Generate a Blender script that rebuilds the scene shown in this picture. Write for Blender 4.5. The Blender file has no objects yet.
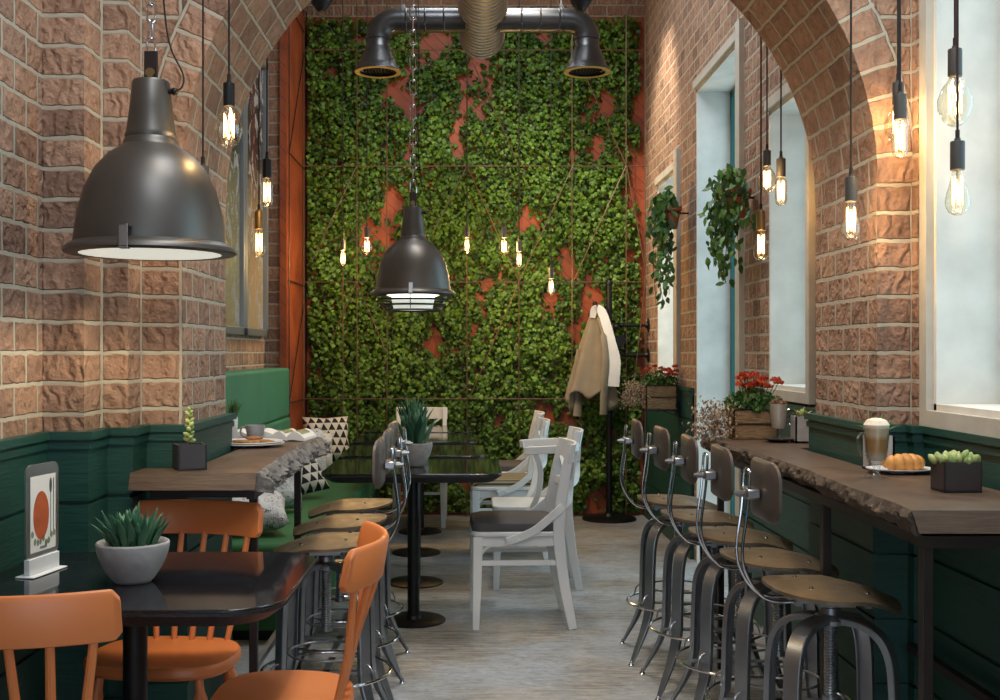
import bpy, bmesh, math, random
import numpy as np
from mathutils import Vector, Matrix, noise as mnoise
random.seed(7)
PI = math.pi
SC = bpy.context.scene
COL = SC.collection
F = 1100.0
CH = 1.33

def P(px, py, Y):
    return ((px - 470) * Y / F, Y, CH - (py - 352) * Y / F)

# ------------------------------------------------------------------ mesh builder
class MB:
    def __init__(s):
        s.v = []; s.f = []; s.uv = {}
    def add(s, vs, fs):
        o = len(s.v)
        s.v += [tuple(p) for p in vs]
        s.f += [tuple(i + o for i in q) for q in fs]
        return o
    def box(s, x0, x1, y0, y1, z0, z1):
        s.add([(x0,y0,z0),(x1,y0,z0),(x1,y1,z0),(x0,y1,z0),(x0,y0,z1),(x1,y0,z1),(x1,y1,z1),(x0,y1,z1)],
              [(0,3,2,1),(4,5,6,7),(0,1,5,4),(1,2,6,5),(2,3,7,6),(3,0,4,7)])
        return s
    def obox(s, c, size, rot=None):
        o = len(s.v)
        hx, hy, hz = size[0]/2, size[1]/2, size[2]/2
        s.box(-hx, hx, -hy, hy, -hz, hz)
        M = (rot if rot is not None else Matrix.Identity(3))
        c = Vector(c)
        for i in range(o, len(s.v)):
            s.v[i] = tuple(M @ Vector(s.v[i]) + c)
        return s
    def xf(s, o, M):
        for i in range(o, len(s.v)):
            s.v[i] = tuple(M @ Vector(s.v[i]))
    def tube(s, pts, r=0.01, seg=8, closed=False, sect=None, up=None, caps=True):
        pts = [Vector(p) for p in pts]
        n = len(pts)
        rs = r if isinstance(r, (list, tuple)) else [r] * n
        if sect is None:
            sect = [(math.cos(2*PI*k/seg), math.sin(2*PI*k/seg)) for k in range(seg)]
        k = len(sect)
        prev = None
        vs = []
        for i, p in enumerate(pts):
            if closed:
                t = (pts[(i+1) % n] - pts[i-1])
            else:
                t = pts[min(i+1, n-1)] - pts[max(i-1, 0)]
            t.normalize()
            if up is not None:
                a = Vector(up) - t * t.dot(Vector(up))
                if a.length < 1e-4: a = t.orthogonal()
            elif prev is None:
                a = t.orthogonal()
            else:
                a = prev - t * t.dot(prev)
                if a.length < 1e-5: a = t.orthogonal()
            a.normalize(); prev = a
            b = t.cross(a)
            for (u, w) in sect:
                vs.append(p + (a * u + b * w) * rs[i])
        fs = []
        m = n if closed else n - 1
        for i in range(m):
            j = (i + 1) % n
            for q in range(k):
                q2 = (q + 1) % k
                fs.append((i*k+q, i*k+q2, j*k+q2, j*k+q))
        if not closed and caps:
            fs.append(tuple(range(k))[::-1]); fs.append(tuple((n-1)*k + q for q in range(k)))
        s.add(vs, fs)
        return s
    def lathe(s, prof, seg=24, c=(0,0,0), sx=1, sy=1, closed=False):
        vs = []
        n = len(prof)
        for (r, z) in prof:
            for k in range(seg):
                a = 2*PI*k/seg
                vs.append((c[0] + r*sx*math.cos(a), c[1] + r*sy*math.sin(a), c[2] + z))
        fs = []
        for i in range(n if closed else n-1):
            j = (i+1) % n
            for k in range(seg):
                k2 = (k+1) % seg
                fs.append((i*seg+k, i*seg+k2, j*seg+k2, j*seg+k))
        if not closed:
            if prof[0][0] > 1e-6: fs.append(tuple(range(seg))[::-1])
            if prof[-1][0] > 1e-6: fs.append(tuple((n-1)*seg + k for k in range(seg)))
        s.add(vs, fs)
        return s
    def prism(s, poly, z0, z1):
        n = len(poly)
        vs = [(x, y, z0) for x, y in poly] + [(x, y, z1) for x, y in poly]
        fs = [tuple(range(n))[::-1], tuple(range(n, 2*n))]
        for i in range(n):
            j = (i+1) % n
            fs.append((i, j, n+j, n+i))
        s.add(vs, fs)
        return s
    def sphere(s, c, r, seg=12, rings=8, sc=(1,1,1)):
        prof = [(math.sin(PI*i/rings), -math.cos(PI*i/rings)) for i in range(rings+1)]
        o = len(s.v)
        s.lathe([(a, b) for a, b in prof], seg)
        for i in range(o, len(s.v)):
            x, y, z = s.v[i]
            s.v[i] = (c[0]+x*r*sc[0], c[1]+y*r*sc[1], c[2]+z*r*sc[2])
        return s
    def build(s, name, mat, parent=None, smooth=35, bevel=0, bseg=2, subsurf=0, merge=True, recalc=True, loc=None):
        me = bpy.data.meshes.new(name)
        me.from_pydata(s.v, [], s.f)
        if recalc:
            bm = bmesh.new(); bm.from_mesh(me)
            if merge: bmesh.ops.remove_doubles(bm, verts=bm.verts, dist=1e-5)
            bmesh.ops.recalc_face_normals(bm, faces=bm.faces)
            bm.to_mesh(me); bm.free()
        me.materials.append(mat)
        if smooth:
            me.shade_smooth()
            if smooth < 180: me.set_sharp_from_angle(angle=math.radians(smooth))
        o = bpy.data.objects.new(name, me)
        COL.objects.link(o)
        if parent is not None: o.parent = parent
        if loc is not None: o.location = loc
        if bevel:
            m = o.modifiers.new('bevel', 'BEVEL'); m.width = bevel; m.segments = bseg; m.limit_method = 'ANGLE'; m.angle_limit = math.radians(40)
        if subsurf:
            m = o.modifiers.new('sub', 'SUBSURF'); m.levels = subsurf; m.render_levels = subsurf
        return o

def tag(o, label=None, cat=None, group=None, kind=None):
    if label: o['label'] = label
    if cat: o['category'] = cat
    if group: o['group'] = group
    if kind: o['kind'] = kind
    return o
def thing(name, label, cat, loc=(0,0,0), rz=0, group=None):
    o = bpy.data.objects.new(name, None); COL.objects.link(o)
    o.empty_display_size = .1
    o.location = loc; o.rotation_euler = (0, 0, rz)
    return tag(o, label, cat, group)
def dup(root, loc, rz, label=None):
    def cp(o, par):
        c = o.copy(); COL.objects.link(c)
        if par is not None: c.parent = par
        for ch in kids[o.name]: cp(ch, c)
        return c
    kids = {}
    def walk(o):
        kids[o.name] = list(o.children)
        for c in o.children: walk(c)
    walk(root)
    r = cp(root, None); r.location = loc; r.rotation_euler = (0, 0, rz)
    if label: r['label'] = label
    return r

def bez(p0, p1, p2, p3, n=10):
    p0, p1, p2, p3 = map(Vector, (p0, p1, p2, p3))
    return [p0*(1-t)**3 + p1*3*t*(1-t)**2 + p2*3*t*t*(1-t) + p3*t**3 for t in [i/n for i in range(n+1)]]
def catmull(pts, n=6):
    pts = [Vector(p) for p in pts]
    out = []
    P_ = [pts[0]*2 - pts[1]] + pts + [pts[-1]*2 - pts[-2]]
    for i in range(1, len(P_)-2):
        a, b, c, d = P_[i-1], P_[i], P_[i+1], P_[i+2]
        for k in range(n):
            t = k/n
            out.append(.5*((2*b) + (c-a)*t + (2*a-5*b+4*c-d)*t*t + (3*b-a-3*c+d)*t**3))
    out.append(pts[-1])
    return out
def rrect(x0, x1, y0, y1, r, n=6):
    out = []
    for cx, cy, a0 in ((x1-r, y1-r, 0), (x0+r, y1-r, 90), (x0+r, y0+r, 180), (x1-r, y0+r, 270)):
        for k in range(n+1):
            a = math.radians(a0 + 90*k/n)
            out.append((cx + r*math.cos(a), cy + r*math.sin(a)))
    return out
RECT = lambda w, h: [(w/2, h/2), (-w/2, h/2), (-w/2, -h/2), (w/2, -h/2)]

# ------------------------------------------------------------------ materials
def srgb(r, g, b):
    f = lambda c: ((c/255)/12.92 if c/255 <= .04045 else ((c/255+.055)/1.055)**2.4)
    return (f(r), f(g), f(b), 1)
class NT:
    def __init__(s, name):
        s.m = bpy.data.materials.new(name); s.m.use_nodes = True
        s.t = s.m.node_tree; s.n = s.t.nodes; s.l = s.t.links
        s.b = s.n['Principled BSDF']; s.out = s.n['Material Output']
    def new(s, typ, **kw):
        nd = s.n.new(typ)
        for k, v in kw.items():
            if k.startswith('i_'):
                nd.inputs[k[2:].replace('_', ' ')].default_value = v
            else: setattr(nd, k, v)
        return nd
    def link(s, a, b): s.l.new(a, b)
    def coord(s, out='Object', scale=None, loc=None, rot=None):
        tc = s.new('ShaderNodeTexCoord')
        if scale is None and rot is None: return tc.outputs[out]
        mp = s.new('ShaderNodeMapping')
        if scale is not None: mp.inputs['Scale'].default_value = scale if isinstance(scale, (tuple, list)) else (scale,)*3
        if rot is not None: mp.inputs['Rotation'].default_value = rot
        s.link(tc.outputs[out], mp.inputs[0])
        return mp.outputs[0]
    def noise(s, vec, scale=5, detail=3, rough=.5, dist=0):
        nd = s.new('ShaderNodeTexNoise')
        nd.inputs['Scale'].default_value = scale; nd.inputs['Detail'].default_value = detail
        nd.inputs['Roughness'].default_value = rough; nd.inputs['Distortion'].default_value = dist
        s.link(vec, nd.inputs['Vector'])
        return nd.outputs[0]
    def ramp(s, fac, stops):
        r = s.new('ShaderNodeValToRGB')
        e = r.color_ramp.elements
        while len(e) < len(stops): e.new(.5)
        for i, (p, c) in enumerate(stops):
            e[i].position = p; e[i].color = c
        s.link(fac, r.inputs[0])
        return r.outputs[0]
    def mix(s, fac, a, b, blend='MIX'):
        nd = s.new('ShaderNodeMix', data_type='RGBA', blend_type=blend)
        for sock, v in ((nd.inputs[0], fac), (nd.inputs[6], a), (nd.inputs[7], b)):
            if hasattr(v, 'links'): s.link(v, sock)
            else: sock.default_value = v
        return nd.outputs[2]
    def math(s, op, a, b=None):
        nd = s.new('ShaderNodeMath', operation=op)
        for k, v in enumerate((a, b)):
            if v is None: continue
            if hasattr(v, 'links'): s.link(v, nd.inputs[k])
            else: nd.inputs[k].default_value = v
        return nd.outputs[0]
    def bump(s, h, strength=.3, dist=.01):
        b = s.new('ShaderNodeBump'); b.inputs['Strength'].default_value = strength; b.inputs['Distance'].default_value = dist
        s.link(h, b.inputs['Height']); s.link(b.outputs[0], s.b.inputs['Normal'])
    def set(s, **kw):
        for k, v in kw.items():
            sock = s.b.inputs[k.replace('_', ' ')]
            if hasattr(v, 'links'): s.link(v, sock)
            else: sock.default_value = v
        return s
def simple(name, c, rough=.5, metal=0, var=0, vs=8, bump=0, bs=30, coat=0, spec=.5, scale=None):
    t = NT(name)
    col = srgb(*c)
    t.set(Base_Color=col, Roughness=rough, Metallic=metal)
    t.b.inputs['Specular IOR Level'].default_value = spec
    if coat: t.b.inputs['Coat Weight'].default_value = coat
    v = t.coord('Object', scale)
    if var:
        n = t.noise(v, vs, 4)
        d = tuple(x*(1-var) for x in col[:3]) + (1,)
        l = tuple(min(1, x*(1+var)) for x in col[:3]) + (1,)
        t.set(Base_Color=t.ramp(n, [(.3, d), (.7, l)]))
    if bump: t.bump(t.noise(v, bs, 3), bump, .004)
    return t.m

def brick_mat(name, uv=True, off=.5):
    t = NT(name)
    tc = t.new('ShaderNodeTexCoord')
    if uv:
        vec = tc.outputs['UV']
        nv = tc.outputs['Object']
    else:
        sp = t.new('ShaderNodeSeparateXYZ'); t.link(tc.outputs['Object'], sp.inputs[0])
        ad = t.math('ADD', sp.outputs[0], sp.outputs[1])
        cb = t.new('ShaderNodeCombineXYZ'); t.link(ad, cb.inputs[0]); t.link(sp.outputs[2], cb.inputs[1])
        vec = cb.outputs[0]; nv = tc.outputs['Object']
    nz = t.new('ShaderNodeTexNoise'); nz.inputs['Scale'].default_value = 24; nz.inputs['Detail'].default_value = 5
    t.link(nv, nz.inputs['Vector'])
    vm = t.new('ShaderNodeVectorMath', operation='MULTIPLY_ADD')
    t.link(nz.outputs['Color'], vm.inputs[0]); vm.inputs[1].default_value = (.014, .014, 0)
    t.link(vec, vm.inputs[2])
    br = t.new('ShaderNodeTexBrick')
    br.offset = off
    br.inputs['Scale'].default_value = 1; br.inputs['Brick Width'].default_value = .16; br.inputs['Row Height'].default_value = .089
    br.inputs['Mortar Size'].default_value = .0082; br.inputs['Mortar Smooth'].default_value = .35
    br.inputs['Color1'].default_value = (0,0,0,1); br.inputs['Color2'].default_value = (1,1,1,1); br.inputs['Mortar'].default_value = (.5,.5,.5,1)
    t.link(vm.outputs[0], br.inputs['Vector'])
    tone = t.ramp(br.outputs['Color'], [(0, srgb(140, 112, 97)), (.35, srgb(166, 132, 112)), (.7, srgb(178, 144, 122)), (1, srgb(154, 124, 108))])
    n1 = t.noise(nv, 22, 6, .65)
    tone = t.mix(t.ramp(n1, [(.35, (.62,.62,.62,1)), (.65, (1.12,1.1,1.08,1))]), tone, tone)
    m1 = t.mix(.75, tone, t.ramp(n1, [(.3, (.55,.52,.5,1)), (.62, (1,1,1,1))]), 'MULTIPLY')
    mort = t.mix(t.noise(nv, 30, 3), srgb(160, 152, 138), srgb(188, 180, 164))
    col = t.mix(br.outputs['Fac'], m1, mort)
    t.set(Base_Color=col, Roughness=.9)
    t.b.inputs['Specular IOR Level'].default_value = .25
    # rugged faces: creases by a distorted wave
    wv = t.new('ShaderNodeTexWave'); wv.inputs['Scale'].default_value = 7; wv.inputs['Distortion'].default_value = 9; wv.inputs['Detail'].default_value = 3; wv.inputs['Detail Scale'].default_value = 2.2
    t.link(nv, wv.inputs['Vector'])
    inv = t.math('SUBTRACT', 1, br.outputs['Fac'])
    h = t.math('MULTIPLY', inv, t.math('ADD', t.math('MULTIPLY', n1, .9), t.math('MULTIPLY', wv.outputs['Fac'], .45)))
    h2 = t.math('ADD', t.math('MULTIPLY', inv, .7), h)
    t.bump(h2, .85, .015)
    return t.m
def brick_uv(o, rules=()):
    me = o.data; me.materials.append(M['brick_stack'])
    ul = me.uv_layers.new(name='UVMap') if not me.uv_layers else me.uv_layers[0]
    for p in me.polygons:
        fn = None
        for pred, f in rules:
            if pred(p.center, p.normal): fn = f; break
        if fn: p.material_index = 1
        for li in p.loop_indices:
            c = me.vertices[me.loops[li].vertex_index].co
            ul.data[li].uv = ((fn(c) if fn else c.x + c.y), c.z)

M = {}
M['brick'] = brick_mat('brick_masonry')
M['brick_stack'] = brick_mat('brick_pilaster_masonry', True, 0.0)
M['plaster'] = simple('white_plaster', (218, 216, 210), .85, var=.11, vs=7, bump=.35, bs=14)
M['stone'] = simple('pale_stone_casing', (188, 184, 174), .8, var=.08, vs=12, bump=.2, bs=40)
M['white_paint'] = simple('white_lacquer', (218, 220, 222), .42, var=.03, bump=.05)
M['orange'] = simple('orange_lacquer', (210, 122, 68), .38, var=.05, vs=5, bump=.04, bs=12)
M['black'] = simple('black_metal', (22, 22, 24), .45, .4)
M['dark_steel'] = simple('dark_steel_frame', (52, 46, 44), .45, .7, var=.1)
M['gunmetal'] = simple('gunmetal_leg', (146, 150, 156), .32, .85, var=.18, vs=6, bump=.05, bs=60)
M['chrome'] = simple('chrome_wire', (200, 200, 205), .12, 1)
M['zinc'] = simple('zinc_clamp', (150, 150, 152), .3, 1)
M['lamp_metal'] = simple('lamp_dark_metal', (94, 92, 90), .42, .8, var=.1, vs=4)
M['lamp_inner'] = simple('lamp_white_enamel', (236, 236, 230), .4)
M['socket'] = simple('socket_grey', (70, 68, 66), .5, .3)
M['brass'] = simple('socket_bronze', (120, 98, 62), .4, .6)
M['brass_rim'] = simple('pale_brass_rim', (206, 176, 118), .35, .7)
M['cord'] = simple('black_cord', (18, 16, 16), .8)
M['cord_red'] = simple('dark_red_cord', (46, 18, 18), .8)
M['duct_dark'] = simple('duct_painted_dark', (74, 74, 76), .32, .75, var=.1)
M['duct_steel'] = simple('duct_spiral_steel', (160, 152, 138), .36, 1, var=.08)
M['ceramic'] = simple('white_ceramic', (228, 228, 228), .22)
M['grey_ceramic'] = simple('grey_ceramic', (158, 156, 160), .35)
M['concrete'] = simple('grey_concrete_pot', (165, 163, 162), .85, var=.12, vs=30, bump=.4, bs=60)
M['slate'] = simple('slate_box', (52, 52, 58), .6, var=.08, vs=20)
M['brown_box'] = simple('dark_brown_box', (56, 46, 46), .6, var=.1, vs=20)
M['soil'] = simple('gravel', (118, 108, 96), .95, var=.5, vs=120, bump=1, bs=120)
M['cushion_dark'] = simple('charcoal_seat_pad', (72, 70, 73), .8, var=.05, bump=.3, bs=150)
M['croissant'] = simple('croissant_crust', (206, 146, 78), .5, var=.25, vs=26, bump=.5, bs=50)
M['cookie'] = simple('cookie', (150, 104, 58), .85, var=.4, vs=70, bump=.8, bs=80)
M['foam'] = simple('milk_foam', (228, 210, 190), .8, var=.1, vs=60, bump=.4, bs=80)
M['choco'] = simple('chocolate_shavings', (110, 80, 64), .8, var=.4, vs=80, bump=1, bs=90)
M['paper'] = simple('page_paper', (226, 224, 220), .8)
M['flower'] = simple('marigold_petal', (188, 62, 30), .7, var=.3, vs=30)
M['dry'] = simple('dried_flower', (150, 122, 98), .9, var=.5, vs=40)
M['coat'] = simple('taupe_coat_cloth', (132, 122, 106), .9, var=.1, vs=9, bump=.2, bs=200)
M['lining'] = simple('pale_coat_lining', (205, 208, 212), .85, var=.06)
M['bark'] = simple('brown_stem', (70, 52, 34), .9)
M['mirror_grey'] = simple('grey_frame_metal', (140, 146, 152), .35, .6, var=.05)
M['teal'] = simple('teal_window_frame', (30, 96, 92), .5)
M['terracotta'] = simple('terracotta_pot', (168, 92, 62), .85, var=.1)

def green_wood():
    t = NT('dark_green_boarding')
    v = t.coord('Object', (3, 3, 40))
    n = t.noise(v, 3, 5, .6, .6)
    t.set(Base_Color=t.ramp(n, [(.3, srgb(16, 58, 52)), (.7, srgb(27, 74, 65))]), Roughness=.5)
    t.bump(n, .45, .004)
    return t.m
M['green_wood'] = green_wood()
M['green_fabric'] = simple('green_bench_upholstery', (54, 120, 92), .75, var=.10, vs=4, bump=.15, bs=120)
def green_seat():
    return simple('green_seat_upholstery', (48, 104, 60), .8, var=.12, vs=5, bump=.15, bs=120)
M['green_seat'] = green_seat()

def floor_mat():
    t = NT('streaked_grey_floor')
    a = t.noise(t.coord('Object', (1.6, 13, 1)), 3.2, 8, .68, .4)
    b = t.noise(t.coord('Object', 1.0), 1.7, 4, .6)
    c = t.noise(t.coord('Object', (7, 40, 1)), 4, 5, .7)
    col = t.ramp(a, [(.30, srgb(104, 100, 96)), (.5, srgb(150, 146, 140)), (.72, srgb(192, 188, 180))])
    col = t.mix(t.ramp(b, [(.40, (0,0,0,1)), (.60, (.8,.8,.8,1))]), col, srgb(176, 182, 190))
    d = t.noise(t.coord('Object', (5, 9, 1), rot=(0, 0, .35)), 3.5, 6, .75, .8)
    col = t.mix(.75, col, t.ramp(c, [(.3, (.60,.58,.56,1)), (.6, (1.08,1.08,1.08,1))]), 'MULTIPLY')
    col = t.mix(.8, col, t.ramp(d, [(.34, (.62,.61,.60,1)), (.56, (1.05,1.05,1.06,1))]), 'MULTIPLY')
    t.set(Base_Color=col, Roughness=t.ramp(a, [(.3, (.5,.5,.5,1)), (.7, (.34,.34,.34,1))]))
    t.bump(t.math('ADD', a, t.math('MULTIPLY', c, .5)), .25, .006)
    return t.m
M['floor'] = floor_mat()

def corten():
    t = NT('orange_red_steel_sheet')
    tc = t.new('ShaderNodeTexCoord')
    sp = t.new('ShaderNodeSeparateXYZ'); t.link(tc.outputs['Object'], sp.inputs[0])
    s = t.math('ADD', t.math('ADD', sp.outputs[0], sp.outputs[1]), sp.outputs[2])
    fr = t.math('FRACT', t.math('MULTIPLY', s, 8.0))
    line = t.math('LESS_THAN', fr, .06)
    n = t.noise(tc.outputs['Object'], 3, 6, .6)
    col = t.ramp(n, [(.3, srgb(112, 50, 26)), (.55, srgb(148, 70, 36)), (.75, srgb(168, 86, 46))])
    col = t.mix(line, col, srgb(96, 36, 20))
    t.set(Base_Color=col, Roughness=.55)
    t.bump(t.math('SUBTRACT', 1, line), .4, .004)
    return t.m
M['corten'] = corten()

def slab(name, live=False):
    t = NT(name)
    v = t.coord('Object', (3, 2.4, 45))
    n = t.noise(v, 3, 7, .68, .8)
    if live:
        n2 = t.noise(t.coord('Object'), 28, 6, .7)
        col = t.ramp(n2, [(.3, srgb(40, 32, 27)), (.55, srgb(82, 67, 54)), (.75, srgb(122, 102, 82))])
        t.set(Base_Color=col, Roughness=.7); t.bump(n2, .9, .012)
    else:
        col = t.ramp(n, [(.3, srgb(60, 46, 38)), (.5, srgb(84, 67, 55)), (.72, srgb(104, 84, 69))])
        t.set(Base_Color=col, Roughness=.42); t.bump(n, .3, .003)
    return t.m
M['slab'] = slab('walnut_slab_wood')
M['bark_edge'] = slab('rough_live_edge', True)

def granite():
    t = NT('polished_black_granite')
    n = t.noise(t.coord('Object'), 180, 2, .5)
    m = t.noise(t.coord('Object'), 9, 5, .6)
    c = t.ramp(n, [(.45, srgb(13, 14, 18)), (.72, srgb(46, 48, 54))])
    c = t.mix(.5, c, t.ramp(m, [(.3, srgb(14, 15, 20)), (.7, srgb(34, 36, 42))]))
    t.set(Base_Color=c, Roughness=.07)
    t.b.inputs['Specular IOR Level'].default_value = .8
    return t.m
M['granite'] = granite()
M['granite_edge'] = simple('rough_black_granite_edge', (22, 22, 26), .5, var=.5, vs=160, bump=.8, bs=160)

def seat_metal():
    t = NT('worn_bronze_seat')
    n = t.noise(t.coord('Object'), 14, 5, .6)
    t.set(Base_Color=t.ramp(n, [(.3, srgb(108, 92, 74)), (.7, srgb(152, 132, 106))]), Metallic=.75,
          Roughness=t.ramp(n, [(.3, (.48,.48,.48,1)), (.7, (.34,.34,.34,1))]))
    return t.m
M['seat_metal'] = seat_metal()
M['back_metal'] = simple('brown_grey_backrest', (96, 86, 80), .42, .5, var=.12, vs=12)

def leaf_mat(name, dark, light):
    t = NT(name)
    at = t.new('ShaderNodeAttribute', attribute_name='tint')
    col = t.mix(at.outputs['Fac'], srgb(*dark), srgb(*light))
    t.set(Base_Color=col, Roughness=.45)
    t.b.inputs['Specular IOR Level'].default_value = .35
    tr = t.new('ShaderNodeBsdfTranslucent'); t.link(col, tr.inputs[0])
    mx = t.new('ShaderNodeMixShader'); mx.inputs[0].default_value = .2
    t.link(t.b.outputs[0], mx.inputs[1]); t.link(tr.outputs[0], mx.inputs[2]); t.link(mx.outputs[0], t.out.inputs[0])
    return t.m
M['ivy'] = leaf_mat('ivy_leaf', (22, 54, 18), (108, 148, 50))
M['foliage'] = leaf_mat('foliage_leaf', (34, 70, 36), (100, 140, 66))
M['spiky'] = leaf_mat('aloe_leaf', (34, 78, 58), (92, 138, 104))
M['jade'] = leaf_mat('pale_succulent_leaf', (130, 160, 92), (216, 220, 150))
M['dryleaf'] = leaf_mat('dried_blossom', (92, 66, 52), (196, 176, 150))
M['petal'] = leaf_mat('marigold_petals', (150, 40, 18), (222, 92, 44))

def glass(name, tint=(1, 1, 1), gloss=.12, rough=.02, k=.7):
    t = NT(name)
    tb = t.new('ShaderNodeBsdfTransparent'); tb.inputs[0].default_value = tint + (1,)
    gl = t.new('ShaderNodeBsdfGlossy'); gl.inputs['Roughness'].default_value = rough
    fr = t.new('ShaderNodeLayerWeight'); fr.inputs[0].default_value = .35
    f = t.math('MULTIPLY_ADD', fr.outputs['Facing'], k); f.node.inputs[2].default_value = gloss
    f.node.use_clamp = True
    mx = t.new('ShaderNodeMixShader')
    t.link(f, mx.inputs[0]); t.link(tb.outputs[0], mx.inputs[1]); t.link(gl.outputs[0], mx.inputs[2])
    t.link(mx.outputs[0], t.out.inputs[0])
    return t.m
M['bulb_glass'] = glass('warm_bulb_glass', (1, .93, .8), .05)
M['clear_glass'] = glass('clear_glass', (.97, .985, .985), .07, .02, .45)
M['picture_glass'] = glass('picture_glass', (1, 1, 1), .02, .05, .25)
M['pane'] = glass('window_pane', (.86, .97, .96), .03)
M['acrylic'] = glass('frosted_acrylic', (.88, .91, .91), .22, .35)
def emit(name, c, s):
    t = NT(name); t.set(Base_Color=c + (1,), Emission_Color=c + (1,), Emission_Strength=s)
    return t.m
M['filament'] = emit('glowing_filament', (1, .70, .34), 8)
M['diffuser'] = emit('lamp_diffuser_glass', (.95, .98, .86), .55)
M['diffuser_hot'] = emit('bright_diffuser_glass', (1, .95, .84), 1.6)
M['lens'] = emit('spot_lens', (1, .85, .6), 6)

def latte():
    t = NT('layered_latte')
    tc = t.new('ShaderNodeTexCoord'); sp = t.new('ShaderNodeSeparateXYZ'); t.link(tc.outputs['Object'], sp.inputs[0])
    z = t.math('MULTIPLY', sp.outputs[2], 1/.15)
    t.set(Base_Color=t.ramp(z, [(.38, srgb(232, 214, 192)), (.52, srgb(206, 152, 96)), (.72, srgb(196, 140, 84)), (.82, srgb(226, 196, 160))]), Roughness=.4)
    return t.m
M['latte'] = latte()
M['milkshake'] = simple('pale_cocoa_drink', (222, 206, 192), .5, var=.06, vs=20)

def tri_fabric():
    t = NT('triangle_print_fabric')
    tc = t.new('ShaderNodeTexCoord'); sp = t.new('ShaderNodeSeparateXYZ'); t.link(tc.outputs['UV'], sp.inputs[0])
    u = t.math('MULTIPLY', sp.outputs[0], 6); v = t.math('MULTIPLY', sp.outputs[1], 6)
    row = t.math('MULTIPLY', t.math('MODULO', t.math('FLOOR', v), 2), .5)
    fu = t.math('ABSOLUTE', t.math('SUBTRACT', t.math('FRACT', t.math('ADD', u, row)), .5))
    fv = t.math('FRACT', v)
    tri = t.math('LESS_THAN', fu, t.math('MULTIPLY', t.math('SUBTRACT', .92, fv), .5))
    t.set(Base_Color=t.mix(tri, srgb(214, 210, 200), srgb(28, 28, 32)), Roughness=.9)
    return t.m
M['tri'] = tri_fabric()
def scribble():
    t = NT('grey_line_print_fabric')
    v = t.coord('Object')
    n = t.noise(v, 7, 2, .5, 2.5)
    line = t.math('LESS_THAN', t.math('ABSOLUTE', t.math('SUBTRACT', t.math('FRACT', t.math('MULTIPLY', n, 6)), .5)), .05)
    t.set(Base_Color=t.mix(line, srgb(200, 202, 206), srgb(96, 98, 106)), Roughness=.9)
    t.bump(t.noise(v, 9, 3, .5, 1), .6, .03)
    return t.m
M['scribble'] = scribble()
def stripes():
    t = NT('striped_seat_fabric')
    tc = t.new('ShaderNodeTexCoord'); sp = t.new('ShaderNodeSeparateXYZ'); t.link(tc.outputs['Object'], sp.inputs[0])
    s = t.math('FRACT', t.math('MULTIPLY', t.math('ADD', sp.outputs[1], t.math('MULTIPLY', sp.outputs[2], 1.0)), 34))
    t.set(Base_Color=t.mix(t.math('LESS_THAN', s, .5), srgb(70, 66, 62), srgb(172, 158, 124)), Roughness=.9)
    return t.m
M['stripes'] = stripes()
def crate_wood():
    t = NT('weathered_crate_wood')
    n = t.noise(t.coord('Object', (6, 6, 50)), 3, 5, .7, .5)
    t.set(Base_Color=t.ramp(n, [(.3, srgb(92, 70, 48)), (.7, srgb(160, 132, 98))]), Roughness=.85)
    t.bump(n, .4, .004)
    return t.m
M['crate'] = crate_wood()
def art():
    t = NT('abstract_print')
    tc = t.new('ShaderNodeTexCoord'); sp = t.new('ShaderNodeSeparateXYZ'); t.link(tc.outputs['Object'], sp.inputs[0])
    n = t.noise(t.coord('Object', (1, 5, 4)), 1.3, 2, .5, 1.5)
    shp = t.math('GREATER_THAN', n, .56)
    base = t.ramp(t.math('MULTIPLY', sp.outputs[2], .5), [(.1, srgb(190, 176, 138)), (.45, srgb(160, 148, 118)), (.62, srgb(50, 50, 52))])
    t.set(Base_Color=t.mix(shp, base, srgb(196, 198, 198)), Roughness=.18)
    return t.m
M['art'] = art()

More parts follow.
